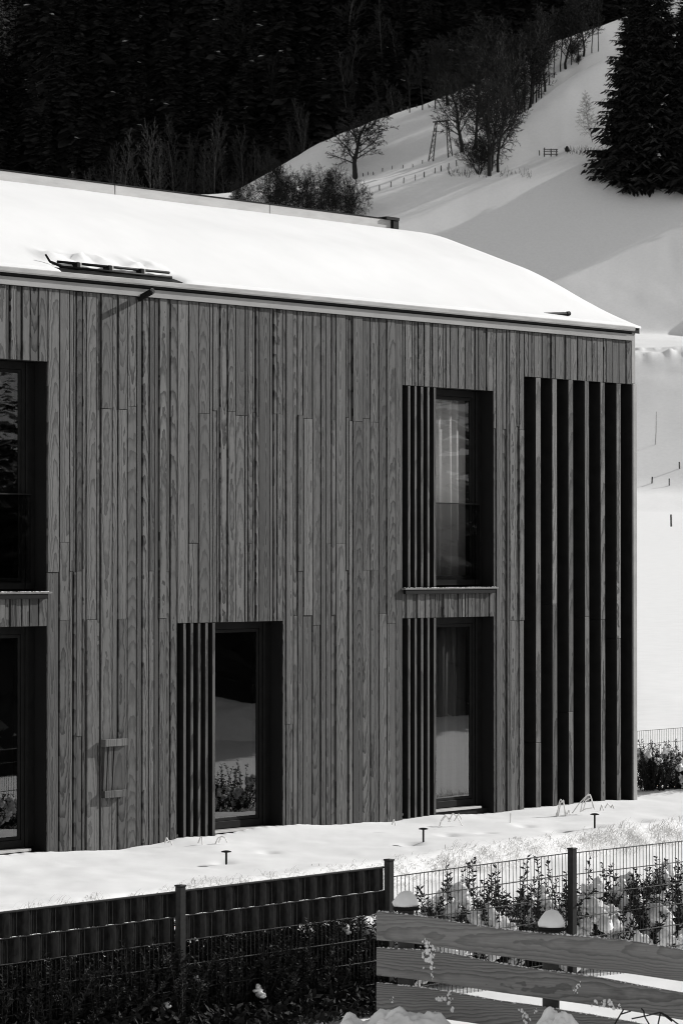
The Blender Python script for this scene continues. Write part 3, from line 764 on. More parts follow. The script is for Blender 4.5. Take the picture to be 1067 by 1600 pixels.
# heap of shovelled snow in front of the boards
def heap(name, cx, cy, w, dpt, zb, hgt, seed, label):
    n = 90; xs = np.linspace(-1, 1, n); XX, YY = np.meshgrid(xs, xs, indexing='ij'); R = np.hypot(XX, YY)
    zz = hgt * np.clip(1 - R ** 3.6, 0, 1) ** 0.7
    wX, wY = XX * w, YY * dpt
    lum = 0.16 * np.abs(fbm(wX * 5, wY * 5, 4, seed)) + 0.11 * fbm(wX * 9, wY * 9, 3, seed + 4)
    zz = zz + lum * np.clip(1.2 - R, 0, 1) + 0.12 * hgt * fbm(wX * 1.5, wY * 1.5, 2, seed + 9)
    V = np.stack([(cx + wX).ravel(), (cy + wY).ravel(), (zb + zz).ravel()], 1)
    ii, jj = np.meshgrid(np.arange(n - 1), np.arange(n - 1), indexing='ij'); a = (ii * n + jj).ravel()
    o = link(name, mesh(name, V, np.stack([a, a + n, a + n + 1, a + 1], 1)), M['clump'], smooth=True)
    tag(o, label, 'snow', kind='stuff')
hx, hy = place(600, 20.85)
heap('snow_heap', hx, hy, 0.80, 0.40, -0.05, 0.95, 3, 'lumpy heap of shovelled snow against the board fence')
hx, hy = place(872, 20.2)
heap('snow_mound', hx, hy, 0.24, 0.3, 0.55, 0.46, 8, 'small snow mound against the lowest board')
heap('added_snow_bank', 30.0, 37.0, 2.4, 7.0, -0.1, 1.15, 5, 'added snow bank in place of a parked car outside the right photo edge, mirrored in the panes')  # unseen, added to give the panes a pale reflection in place of a car
# dry twigs poking up at the lower right
tw = MB()
for pts in ([(958, 1600), (968, 1583), (984, 1578)], [(968, 1583), (973, 1575)], [(985, 1590), (1005, 1586), (1013, 1600)], [(1005, 1586), (1004, 1578), (1000, 1574)], [(1005, 1586), (1030, 1580), (1048, 1594)], [(1030, 1580), (1040, 1585), (1062, 1602)], [(1030, 1581), (1026, 1600)]):
    tw.path([(*place(x, 20.05), H + (HY - y) / FPX * 20.05) for x, y in pts], [0.005] * len(pts), 5)
o = tw.build('dry_twigs', M['bark']); tag(o, 'bare dark twigs poking from the snow at the lowest board', 'twigs')

# ------------------------------------------------------------------ vegetation builders
def tubes(segs, k):
    """segs: array n x 8 (p0, p1, r0, r1) -> verts, quads"""
    A = np.asarray(segs, float); p0, p1, r0, r1 = A[:, :3], A[:, 3:6], A[:, 6], A[:, 7]
    d = p1 - p0; d /= np.linalg.norm(d, axis=1, keepdims=True) + 1e-9
    ref = np.where(np.abs(d[:, 2:3]) > 0.9, np.array([[1.0, 0, 0]]), np.array([[0, 0, 1.0]]))
    a = np.cross(d, ref); a /= np.linalg.norm(a, axis=1, keepdims=True) + 1e-9; b = np.cross(d, a)
    t = 2 * np.pi * np.arange(k) / k; c, s = np.cos(t), np.sin(t)
    rg = a[:, None, :] * c[None, :, None] + b[:, None, :] * s[None, :, None]
    V = np.concatenate([p0[:, None] + rg * r0[:, None, None], p1[:, None] + rg * r1[:, None, None]], 1)
    n = len(A); base = (np.arange(n) * 2 * k)[:, None]; i = np.arange(k)[None]; j = (np.arange(k)[None] + 1) % k
    F = np.stack([base + i, base + j, base + k + j, base + k + i], 2).reshape(-1, 4)
    return V.reshape(-1, 3), F

def grow(seed, h, r, kids=(13, 7, 5, 3), spread=0.9, clear=0.25, up=0.35, ratio=(0.55, 0.5, 0.5, 0.5), wob=0.12, stems=1, droop=0.0, apex=0.5):
    R = random.Random(seed); trunk = []; crown = []
    def branch(p, d, L, r0, lev):
        n = 7 if lev == 0 else (5 if lev == 1 else (3 if lev == 2 else 2)); pts = [p.copy()]; dirs = []
        q = p.copy(); d = d.normalized()
        for i in range(n):
            d = (d + Vector((R.gauss(0, wob), R.gauss(0, wob), R.gauss(0, wob * 0.6) + (up * 0.12 if lev else 0.05) - droop * 0.12 * (lev > 1)))).normalized()
            q = q + d * (L / n); pts.append(q.copy()); dirs.append(d.copy())
        tip = 0.25 if lev == 0 else 0.35
        for i in range(n):
            ra, rb = r0 * (1 - (1 - tip) * i / n), r0 * (1 - (1 - tip) * (i + 1) / n)
            (trunk if lev == 0 else crown).append((*pts[i], *pts[i + 1], ra, rb))
        if lev >= len(kids): return
        m = kids[lev]
        for k in range(m):
            t = clear + (1 - clear) * ((k + R.random() * 0.8) / m) if lev == 0 else 0.15 + 0.85 * ((k + R.random()) / m)
            t = min(t, 0.99); f = t * n; i = int(f); base = pts[i].lerp(pts[i + 1], f - i)
            dd = dirs[i]; az = (k * 2.399 + R.random() * 1.2) if lev < 2 else R.random() * 6.283
            o = dd.orthogonal().normalized(); o.rotate(Matrix.Rotation(az, 3, dd))
            ang = spread * (R.uniform(0.75, 1.15)) * (1 - 0.45 * t if lev == 0 else 0.85)
            nd = dd * math.cos(ang) + o * math.sin(ang)
            ll = L * ratio[lev] * R.uniform(0.75, 1.15) * (1.1 - apex * t)
            rr = r0 * (1 - (1 - tip) * t) * (0.5 if lev == 0 else 0.55)
            branch(base, nd, ll, max(rr, h * 0.0027), lev + 1)
    for s in range(stems):
        if stems == 1: branch(Vector((0, 0, -0.3)), Vector((0, 0, 1)), h, r, 0)
        else:
            az = 6.283 * s / stems + R.random(); branch(Vector((math.cos(az) * r * 2, math.sin(az) * r * 2, -0.3)), Vector((math.cos(az) * 0.28, math.sin(az) * 0.28, 1)), h * R.uniform(0.75, 1.0), r, 0)
    return trunk, crown
TREES = {}; WID = {}                                 # meshes and crown widths of each kind, all 10 m tall
def tree_kind(key, m_tr, m_cr, k0=6, **kw):
    t, c = grow(**kw)
    vt, ft = tubes(t, k0); vc, fc = tubes(c, 3)
    q = 10.0 / float(np.percentile(vc[:, 2], 98.5)); vt *= q; vc *= q
    WID[key] = 2 * float(np.percentile(np.hypot(vc[:, 0], vc[:, 1]), 97))
    a = mesh(key + '_trunk', vt, ft); b = mesh(key + '_crown', vc, fc)
    a.materials.append(m_tr); b.materials.append(m_cr); a.polygons.foreach_set('use_smooth', np.ones(len(a.polygons), bool))
    TREES[key] = (a, b)
def put_tree(key, X, Y, Z, sc, rz, name, label, group=None, sx=1.0):
    t = empty(name, (X, Y, Z), rz); tag(t, label, 'tree', group)
    t.scale = (sc * sx, sc * sx, sc)
    for nm, me in zip(('trunk', 'crown'), TREES[key]):
        o = bpy.data.objects.new(nm, me); COL.objects.link(o); o.parent = t
    return t
tree_kind('round', M['bark'], M['twig'], seed=4, h=10, r=0.30, kids=(18, 9, 6, 5), spread=1.0, clear=0.24, ratio=(0.58, 0.5, 0.48, 0.5), apex=0.55)
tree_kind('tall', M['bark'], M['twig'], seed=9, h=10, r=0.22, kids=(18, 9, 6, 4), spread=0.9, clear=0.2, ratio=(0.5, 0.5, 0.5, 0.5), apex=0.5)
tree_kind('wide', M['bark'], M['twig'], seed=21, h=10, r=0.33, kids=(15, 9, 6, 4), spread=1.1, clear=0.16, ratio=(0.62, 0.5, 0.5, 0.5), stems=2, apex=0.5)
tree_kind('shrub', M['bark'], M['twig'], seed=33, h=10, r=0.13, kids=(12, 8, 6, 4), spread=0.75, clear=0.08, ratio=(0.5, 0.5, 0.5, 0.45), stems=5, apex=0.45)
tree_kind('bush', M['bark'], M['twig'], seed=35, h=10, r=0.16, kids=(13, 9, 7, 4), spread=1.0, clear=0.05, ratio=(0.62, 0.52, 0.5, 0.45), stems=4, apex=0.35)
tree_kind('birch', M['birch'], M['birch_twig'], seed=41, h=10, r=0.11, kids=(16, 7, 4), spread=0.6, clear=0.35, ratio=(0.30, 0.5, 0.5), apex=0.6, wob=0.07)
tree_kind('birch_b', M['birch'], M['birch_twig'], seed=47, h=10, r=0.09, kids=(14, 7, 4), spread=0.7, clear=0.3, ratio=(0.34, 0.5, 0.5), apex=0.5, wob=0.09)
tree_kind('pole', M['bark'], M['twig'], seed=52, h=10, r=0.10, kids=(16, 7, 4), spread=0.6, clear=0.35, ratio=(0.3, 0.5, 0.5), apex=0.5, wob=0.07)
tree_kind('weeping', M['frosted'], M['frosted'], seed=61, h=10, r=0.09, kids=(18, 9, 6), spread=0.8, clear=0.1, ratio=(0.34, 0.6, 0.55), droop=1.6, apex=0.55)

# ------------------------------------------------------------------ trees on the hill
def ppm(Y): return FPX / Y                             # photo pixels per metre at that distance
def put_by_photo(key, px, base_y, top_y, name, label, group=None, rz=None, sx=1.0, rmin=200, wide=None):
    X, Y, Z = hit(px, base_y, rmin); hgt = (base_y - top_y) / ppm(Y)
    if wide: sx = wide / ppm(Y) / (WID[key] * hgt / 10.0)
    return put_tree(key, X, Y, Z, hgt / 10.0, random.random() * 6.28 if rz is None else rz, name, label, group, sx)
put_by_photo('round', 555, 277, 158, 'bare_tree', 'lone round bare tree on the meadow crest left of the lattice mast', rz=0.6, wide=124)
put_by_photo('round', 722, 236, 112, 'bare_tree', 'bare tree just right of the lattice mast, on the crest', rz=2.1, wide=105)
put_by_photo('tall', 742, 232, 70, 'bare_tree', 'tall bare tree behind the broad twin stemmed tree', rz=4.0, wide=105)
put_by_photo('wide', 765, 272, 118, 'bare_tree', 'broad twin stemmed bare tree in the middle of the snowy slope', rz=1.2, wide=135)
put_by_photo('tall', 778, 268, 60, 'bare_tree', 'tall dark bare tree rising out of the broad twin stemmed tree', rz=5.2, wide=95)
put_by_photo('shrub', 748, 272, 215, 'bare_shrub', 'low thicket at the foot of the broad twin stemmed tree', rz=5.0, wide=75)
# thicket behind the roof ridge
for i, (px, ty, wd, lab) in enumerate(((374, 282, 60, 'leftmost and lowest bare shrub of the thicket behind the ridge'), (428, 246, 85, 'tallest bare shrub of the thicket behind the ridge'), (478, 264, 75, 'rounded bare shrub in the middle of the thicket behind the ridge'), (518, 262, 70, 'dense bare shrub right of the middle of the thicket behind the ridge'), (546, 275, 55, 'rightmost bare shrub of the thicket, nearest the ridge end'))):
    X, Y, g0 = hit(px, 348, 420); hh = (348 - ty) / ppm(Y)
    put_tree('bush', X, Y, g0 - 0.3, hh / 10.0, i * 1.7, 'bare_shrub', lab, 'thicket behind the roof ridge', wd * 1.15 / ppm(Y) / (WID['bush'] * hh / 10.0))
# birches and pale trunks at the foot of the forest
lab_b = 'slender pale bare trunk before the dark forest above the roof'
bx = [(118, 265), (132, 262), (152, 258), (172, 225), (196, 205), (216, 240), (236, 190), (252, 215), (270, 185), (286, 225), (300, 208), (318, 222), (336, 175), (352, 198), (380, 200), (398, 215), (455, 190), (470, 175)]
for i, (px, ty) in enumerate(bx):
    r0 = 596 + random.uniform(-14, 14); X, Y = place(px, r0); g0 = ground(X, Y); hh = H + (HY - ty) / FPX * r0 - g0
    put_tree('birch' if i % 2 else 'birch_b', X, Y, g0, max(hh, 6) / 10.0, i * 2.3, 'pale_bare_tree', lab_b, 'pale bare trees before the forest', 0.8)
# slim trees along the upper ridge
lab_r = 'slim dark bare tree on the upper snowy ridge below the forest'
for i, (px, by, hpx) in enumerate(((792, 190, 130), (806, 180, 120), (820, 172, 125), (828, 165, 110), (838, 160, 120), (846, 150, 110), (852, 140, 118), (866, 118, 110), (876, 108, 100), (884, 104, 95), (893, 98, 105), (904, 92, 95), (912, 85, 100), (925, 80, 90), (935, 78, 95), (700, 160, 110), (680, 165, 95), (720, 150, 110), (745, 140, 120), (640, 172, 90), (660, 168, 95), (752, 206, 120), (764, 200, 130), (776, 196, 110), (786, 188, 100), (798, 182, 125), (810, 176, 100), (832, 158, 95), (842, 150, 120), (858, 130, 100), (772, 150, 110), (790, 140, 115), (815, 120, 90), (840, 100, 95))):
    X, Y, Z = hit(px, by + 2, 560); put_tree('pole' if i % 3 else 'tall', X, Y, Z, hpx / ppm(Y) / 10.0, i * 1.3, 'ridge_tree', lab_r, 'slim trees along the upper ridge', random.uniform(0.9, 1.4))
for i, (px, by, ty, lab) in enumerate(((813, 178, 128, 'dark low bush at the ridge edge, lower one of the two'), (904, 100, 84, 'small dark bush on the upper ridge beside the slim trees'), (895, 92, 62, 'dark bush behind the slim trees on the upper ridge'))):
    put_by_photo('shrub', px, by, ty, 'ridge_bush', lab, None, i, 1.1, 560)
put_by_photo('weeping', 926, 222, 148, 'weeping_birch', 'pale frosted weeping tree left of the big spruces', rz=0.3, sx=1.1)
# bare wood in front of the conifers, higher up the slope
lab_w = 'grey bare tree standing before the dark conifers of the slope'
for i in range(46):
    px = random.uniform(330, 960); th = math.atan((px - CX) / FPX); pts, (r0, rt) = column(th)
    r_ = r0 + random.uniform(-8, 26); X, Y = r_ * math.sin(th), r_ * math.cos(th)
    put_tree(random.choice(['pole', 'birch', 'birch_b', 'tall']), X, Y, ground(X, Y), random.uniform(1.2, 2.0), random.random() * 6, 'forest_edge_tree', lab_w, 'bare trees along the forest edge', random.uniform(1.0, 1.5))

# conifers
def conifer_mesh(seed, h, rad, whorls, per, sub, snow=0.0, droop=0.35, clear=0.04):
    R = np.random.default_rng(seed); V = []; F = []; mi = []
    def quad(p, q, w, nrm, m):
        b = len(V); side = np.cross(q - p, nrm); side /= np.linalg.norm(side) + 1e-9
        V.extend([p - side * w * 0.35, p + side * w * 0.35, q + side * w * 0.08, q - side * w * 0.08, (p + q) / 2 + side * w * 0.62, (p + q) / 2 - side * w * 0.62])
        F.append((b, b + 1, b + 4, b + 2, b + 3, b + 5)); mi.append(m)
    up = np.array([0, 0, 1.0])
    for i in range(whorls):
        t = clear + (1 - clear) * (i / whorls) ** 0.95; z = t * h
        rl = rad * (1 - t) ** 0.8 * R.uniform(0.68, 1.2) + 0.01 * h
        for k in range(per):
            az = 6.283 * (k + R.random() * 0.8) / per + i * 1.1; L = rl * R.uniform(0.6, 1.15)
            d = np.array([math.cos(az), math.sin(az), 0]); p0 = np.array([0, 0, z]) + up * R.uniform(-0.3, 0.3) * h / whorls
            dr = droop * (1 - t * 0.8)
            p1 = p0 + d * L * 0.6 - up * L * dr * 0.6; p2 = p1 + d * L * 0.4 - up * L * (dr * 0.1 - 0.05)
            if sub == 0:
                m = 1 if t > 0.5 and R.random() < snow else 0
                quad(p0, p2, L * 0.48, up + d * 0.3 + R.normal(0, 0.3, 3), m)
            else:
                for q in range(sub):
                    f = (q + R.random()) / sub; f = 0.12 + 0.88 * f
                    c = p0 + (p1 - p0) * min(f / 0.6, 1) + (p2 - p1) * max((f - 0.6) / 0.4, 0)
                    sgn = 1 if q % 2 else -1; sd = np.array([-math.sin(az), math.cos(az), 0]) * sgn
                    ln = L * (0.34 * (1 - f) + 0.14) * R.uniform(0.7, 1.2)
                    e = c + (sd * 0.75 + d * 0.6) * ln - up * ln * R.uniform(0.2, 0.75)
                    m = 1 if R.random() < snow else 0
                    quad(c, e, ln * 0.27, up + R.normal(0, 0.35, 3), m)
                quad(p1, p2, L * 0.16, up, 0); quad(p0, p1, L * 0.10, up, 0)
    return np.array(V), F, np.array(mi)
templ = []
for i in range(5):
    templ.append(conifer_mesh(100 + i, 1.0, 0.17 + 0.02 * (i % 3), 20, 8, 0, snow=0.008, droop=0.95))
def forest(name, label, az0, az1, spacing, seed, kinds=(0, 1, 2, 3, 4), depth=1.0, mat='needle', ring=None, size=(11, 25)):
    R = np.random.default_rng(seed); Vs = []; Fs = []; Ms = []; off = 0; th = az0
    while th < az1:
        pts, (r0, rt) = column(th); a = np.array(pts)
        if ring: r0, rt = ring
        rr = r0 + R.uniform(0, 3)
        while rr < r0 + (rt - r0) * depth + 12:
            r_ = rr + R.uniform(-0.45, 0.45) * spacing; t_ = th + R.uniform(-0.5, 0.5) * spacing / rr
            X, Y = r_ * math.sin(t_), r_ * math.cos(t_); z = H + float(np.interp(r_, a[:, 0], a[:, 1]))
            v, f, m = templ[kinds[R.integers(len(kinds))]]
            s = R.uniform(*size); az = R.uniform(0, 6.28); c, sn = math.cos(az), math.sin(az)
            W = np.stack([(v[:, 0] * c - v[:, 1] * sn) * s + X, (v[:, 0] * sn + v[:, 1] * c) * s + Y, v[:, 2] * s + z - 0.3], 1)
            Vs.append(W); Fs.append(np.array(f) + off); Ms.append(m); off += len(v)
            rr += spacing * R.uniform(0.7, 1.2)
        th += spacing / (r0 + 20)
    o = link(name, mesh(name, np.concatenate(Vs), np.concatenate(Fs), np.concatenate(Ms)), [M[mat], M['snow']])
    tag(o, label, 'forest', kind='stuff')
forest('conifer_forest', 'dark dense conifer forest covering the shaded mountainside', -0.125, 0.125, 3.6, 1)
forest('side_forest', 'dark conifers standing beyond the right edge, mirrored in the windows', 0.64, 1.02, 2.6, 2, ring=(46, 56), size=(6, 9))
# big spruces at the right edge; the outer ones are unseen, added for shade
for i, (px, by, ht, rad, lab) in enumerate(((990, 277, 33, 7.6, 'nearest big dark spruce with ragged left side, right of the frosted tree'), (1034, 279, 36, 8.4, 'big dark spruce in the middle of the right hand clump'), (1072, 276, 33, 8.0, 'big dark spruce cut by the right photo edge'), (1012, 270, 34, 8.5, 'big dark spruce standing behind the gap between the front spruces'), (1125, 300, 30, 7.0, 'spruce outside the right photo edge, added for shade, nearest the visible clump'), (1165, 335, 27, 6.5, 'spruce outside the right photo edge, added for shade, second beyond the visible clump'), (1205, 385, 26, 6.0, 'spruce outside the right photo edge, added for shade, third beyond the visible clump'), (1250, 440, 25, 6.0, 'spruce outside the right photo edge, added for shade, lowest on the slope'))):
    X, Y, Z = hit(px, by, 480)
    v, f, m = conifer_mesh(200 + i, ht, rad, 66, 9, 20, snow=0.004, droop=0.5, clear=0.012)
    t = empty('spruce_tree', (X, Y, Z), 0); tag(t, lab, 'tree', 'big spruces at the right edge')
    link('crown', mesh('spruce_crown', v, f, m), [M['needle'], M['snow']], t)
    tk = MB(); tk.tube((0, 0, -0.5), (0, 0, ht * 0.97), 0.42, 0.04, 8); tk.build('trunk', M['bark'], t)
v, f, m = conifer_mesh(230, 15.5, 3.1, 44, 9, 11, snow=0.03, droop=0.5, clear=0.02)
t = empty('spruce_tree', (11.7, 26.8, ground(11.7, 26.8)), 0); tag(t, 'unseen spruce added outside the right photo edge, shading the board fence', 'tree')  # unseen tree, put here only for its shadow on the boards
link('crown', mesh('spruce_crown', v, f, m), [M['needle'], M['snow']], t)
tk = MB(); tk.tube((0, 0, -0.5), (0, 0, 15.0), 0.2, 0.02, 8); tk.build('trunk', M['bark'], t)
# pale larches in the upper left corner
for i, px in enumerate((-12, 2, 14, 24, 34, 46, 58, 66, 80)):
    th = math.atan((px - CX) / FPX); pts, (r0, rt) = column(th); yb = (150, 165, 150, 140, 128, 110, 105, 118, 108)[i]
    a = np.array(pts); r_ = np.linspace(r0, rt + 200, 600); z = np.interp(r_, a[:, 0], a[:, 1]); kx = np.nonzero(z / r_ >= (HY - yb) / FPX)[0][0]
    X, Y = r_[kx] * math.sin(th), r_[kx] * math.cos(th)
    if i == 0: LM = mesh('larch_crown', *conifer_mesh(300, 10.0, 1.5, 26, 8, 5)[:2]); LM.materials.append(M['larch_sunlit'])
    t = empty('larch_tree', (X, Y, float(H + z[kx])), i * 1.1); tag(t, 'larch coloured pale as if sunlit, standing in the upper left corner of the forest', 'tree', 'pale larches in the upper left corner')
    s = (2.3, 2.6, 2.4, 2.2, 2.1, 1.2, 1.3, 1.0, 0.8)[i]; t.scale = (s, s, s)
    o = bpy.data.objects.new('crown', LM); COL.objects.link(o); o.parent = t
    if i == 0:
        q = MB(); q.tube((0, 0, -0.3), (0, 0, 9.6), 0.12, 0.02, 6); LT = mesh('larch_trunk', q.V, q.F); LT.materials.append(M['bark'])
    o = bpy.data.objects.new('trunk', LT); COL.objects.link(o); o.parent = t

# ------------------------------------------------------------------ small things on the hill
pm = MB(); pm.box(-0.06, 0.06, -0.06, 0.06, -0.4, 1.0); PM = mesh('stake', pm.V, pm.F); PM.materials.append(M['post'])
def stake(px, py, hpx, name, label, group, rmin=200, w=1.0):
    X, Y, Z = hit(px, py, rmin); o = bpy.data.objects.new(name, PM); COL.objects.link(o)
    o.location = (X, Y, Z); hh = hpx / ppm(Y); o.scale = (w, w, hh); o.rotation_euler = (random.uniform(-.06, .06), random.uniform(-.06, .06), random.random())
    tag(o, label, 'post', group)
zz = lambda L: [(480 + x / 2.808, 130 + y / 2.808) for x, y in L]
for px, py in zz([(252, 486), (317, 467), (367, 452), (423, 437), (474, 421), (513, 411), (560, 396), (587, 385), (620, 374), (655, 362)]):
    stake(px, py, 8.0, 'fence_post', 'small wooden post in the lower row across the snowy meadow', 'lower row of meadow posts', 420)
for px, py in zz([(245, 409), (266, 404), (290, 400), (330, 388), (372, 377), (420, 370), (463, 362), (505, 351)]):
    stake(px, py, 5.0, 'fence_post', 'small wooden post in the upper row below the lone round tree', 'upper row of meadow posts', 420)
for px, py in zz([(30, 246), (55, 236), (87, 222), (368, 128), (410, 116), (440, 108), (480, 98)]):
    stake(px, py + 1, 4.5, 'ridge_post', 'tiny post along the crest of the snowy spur', 'posts along the spur crest', 560)
stake(1018, 757, 10, 'snow_stake', 'dark stake low on the grey snow slope, leftmost of three', None); stake(1045, 759, 11, 'snow_stake', 'dark stake on the grey snow slope, right of the leftmost', None)
stake(1061, 735, 11, 'snow_stake', 'dark stake highest on the grey snow slope near the photo edge', None); stake(1048, 823, 19, 'snow_stake', 'tall dark stake standing alone on the bright flat snow', None, 150, 0.9)
stake(843, 243, 8, 'fence_post', 'single post left of the small pasture gate', None, 420)
X, Y, Z = hit(1023, 697, 200)
o = MB().tube((0, 0, -0.4), (0.12, 0, 1.6), 0.05, 0.05, 6).tube((0.12, 0, 1.6), (0.16, 0, 4.0), 0.05, 0.03, 6).build('snow_pole', M['frosted'], None, (X, Y, Z)); tag(o, 'thin white frosted pole on the grey snow slope', 'pole')
# pasture gate
X, Y, Z = hit(861, 243, 420); gp = empty('pasture_gate', (X, Y, Z)); tag(gp, 'small dark pasture gate on the snow left of the frosted tree', 'gate')
for x in (-1.1, 0.0, 0.9): MB().box(x - 0.09, x + 0.09, -0.05, 0.05, -0.4, 1.25 - 0.15 * x).build('gate_post', M['post'], gp)
for z in (0.25, 0.75, 1.05): MB().box(-1.25, 1.1, -0.09, -0.052, z, z + 0.13).build('gate_rail', M['post'], gp)
X, Y, Z = hit(886, 236, 420); mb = MB(); lump(mb, (0, 0, 0.3), 0.45, (0.8, 0.8, 1.1), 3, 0.4); o = mb.build('tree_stump', M['bark'], None, (X, Y, Z)); tag(o, 'dark stump beside the small pasture gate', 'stump')
# brush along the bench
mb = MB()
for i in range(170):
    px = random.choice([random.uniform(884, 945), random.uniform(700, 830)]); X, Y, Z = hit(px, 238 + random.uniform(-3, 3) if px > 880 else 272 + random.uniform(-4, 6), 430)
    l = random.uniform(0.4, 1.3); mb.tube((X, Y, Z - 0.1), (X + random.uniform(-.6, .6), Y, Z + l), 0.035, 0.015, 3)
o = mb.build('dry_brush', M['twig']); tag(o, 'dry brush poking from the snow along the slope', 'brush', kind='stuff')
# two legged lattice mast
X, Y, Z = hit(690, 250, 420); lm = empty('lattice_mast', (X, Y, Z)); tag(lm, 'two legged lattice power mast beside the bare trees on the slope', 'mast')
HM = 62 / ppm(Y)
for x0, x1 in ((-1.9, -0.9), (1.6, 0.9)):
    leg = MB()
    for dx in (-0.42, 0.42): leg.tube((x0 + dx, 0, -0.5), (x1 + dx * 0.3, 0, HM), 0.11, 0.09, 5)
    lo_ = leg.build('leg', M['post'], lm)
    br = MB()
    for k in range(7):
        t0, t1 = k / 7, (k + 1) / 7; f = lambda t, sg: (x0 + (x1 - x0) * t + sg * 0.42 * (1 - 0.7 * t), 0, HM * t)
        br.tube(f(t0, -1), f(t1, 1), 0.05, k=4); br.tube(f(t0, 1), f(t1, -1), 0.05, k=4)
    br.build('brace', M['post'], lo_)
MB().tube((-1.5, 0, HM - 0.15), (1.5, 0, HM + 0.15), 0.13, k=5).build('crossarm', M['post'], lm)
# far lattice pylon upper left
Zp = 640; X, Y = place(68, Zp); g0 = ground(X, Y); top = H + (HY - 214) / FPX * Zp; hp = top - g0
lp_ = empty('power_pylon', (X, Y, g0)); tag(lp_, 'grey lattice power pylon before the dark forest at left', 'pylon')
bd = MB(); wB = 1.5
for sx in (-1, 1):
    for sy in (-1, 1): bd.tube((sx * wB, sy * wB, -1), (sx * 0.15, sy * 0.15, hp), 0.09, 0.06, 4)
bd.build('mast', M['steel'], lp_)
bc = MB()
for k in range(14):
    t0, t1 = k / 14, (k + 1) / 14; w0, w1 = wB + (0.15 - wB) * t0, wB + (0.15 - wB) * t1
    for sy in (-1, 1): bc.tube((-w0, sy * w0, hp * t0), (w1, sy * w1, hp * t1), 0.05, k=3); bc.tube((w0, sy * w0, hp * t0), (-w1, sy * w1, hp * t1), 0.05, k=3)
bc.build('lattice', M['steel'], lp_)
for t in (0.62, 0.78): MB().tube((-2.2, 0, hp * t), (2.2, 0, hp * t), 0.07, k=4).build('crossarm', M['steel'], lp_)

# ------------------------------------------------------------------ garden: shrubs, grass, lights
def shrub_mesh(seed, h, rad, shoots, leaf=0.055, upright=1.0):
    R = np.random.default_rng(seed); segs = []; V = []; F = []
    for i in range(shoots):
        az = R.uniform(0, 6.283); r0 = rad * (0.25 if i % 2 else 0.85) * R.random() ** 0.5; lean = R.uniform(0.05, 1.0)
        p = np.array([math.cos(az) * r0, math.sin(az) * r0, 0.04]); L = h * R.uniform(0.5, 1.0) * (1.0 - 0.25 * lean)
        d = np.array([math.cos(az) * lean * rad / h * 1.6, math.sin(az) * lean * rad / h * 1.6, upright]); d /= np.linalg.norm(d)
        n = 7
        for k in range(n):
            d = d + R.normal(0, 0.10, 3) + np.array([0, 0, 0.03]); d /= np.linalg.norm(d); q = p + d * L / n
            segs.append((*p, *q, 0.007 * (1 - k / n) + 0.002, 0.007 * (1 - (k + 1) / n) + 0.002))
            if k >= 0:
                for j in range(16):
                    c = p + (q - p) * R.random(); a2 = R.uniform(0, 6.283); o = np.array([math.cos(a2), math.sin(a2), 0.0])
                    ld = o * 0.9 + d * R.uniform(0.1, 0.9) + R.normal(0, 0.15, 3); ld /= np.linalg.norm(ld); ll = leaf * R.uniform(0.6, 1.3)
                    sd = np.cross(ld, R.normal(0, 1, 3)); sd /= np.linalg.norm(sd) + 1e-9; wv = ll * 0.17
                    b = len(V); V.extend([c, c + ld * ll * 0.5 + sd * wv, c + ld * ll, c + ld * ll * 0.5 - sd * wv]); F.append((b, b + 1, b + 2, b + 3))
            p = q
    return segs, np.array(V), F
SH = []
for i in range(5):
    segs, v, f = shrub_mesh(400 + i, 1.0, 0.36 + 0.05 * (i % 2), (46, 62, 56, 34, 74)[i], 0.044)
    vs, fs = tubes(segs, 4); a = mesh('shrub_stems', vs, fs); a.materials.append(M['bark']); b = mesh('shrub_foliage', v, f); b.materials.append(M['leaf'])
    SH.append((a, b))
def shrub(X, Y, kind, hgt, rz, label, group, snow=6, ssz=0.08, seed=0, drape=1.0):
    z = ground(X, Y) - 0.03; t = empty('garden_shrub', (X, Y, z), rz); tag(t, label, 'shrub', group); t.scale = (hgt, hgt, hgt)
    for nm, me in zip(('stems', 'foliage'), SH[kind]):
        o = bpy.data.objects.new(nm, me); COL.objects.link(o); o.parent = t; o['kind'] = 'stuff'
    if snow:
        R = random.Random(seed)
        for i in range(snow):
            a = R.random() * 6.283; q = R.random() ** 0.6 * 0.36; zc = R.uniform(0.28, 0.84) * (1.0 - 0.35 * q)
            sz = ssz / hgt * R.uniform(0.6, 1.3); mb = MB()
            for k in range(9):
                f = k / 8.0; r_ = sz * R.uniform(0.28, 0.62)
                lump(mb, (math.cos(a) * (q + f * sz * 0.8) + R.gauss(0, sz * .35), math.sin(a) * (q + f * sz * 0.8) + R.gauss(0, sz * .35), zc - f * sz * 1.3 * drape + R.gauss(0, sz * .25)), r_, (1.1, 1.1, R.uniform(0.7, 1.3)), seed * 7 + i * 9 + k, 0.55, 8)
            so = mb.build('snow_load', M['clump'], t, smooth=True)
def fence_pt(t, back): return P1[0] + FX * t - FY * back, P1[1] + FY * t + FX * back
G1 = 'shrubs behind the open mesh panels'
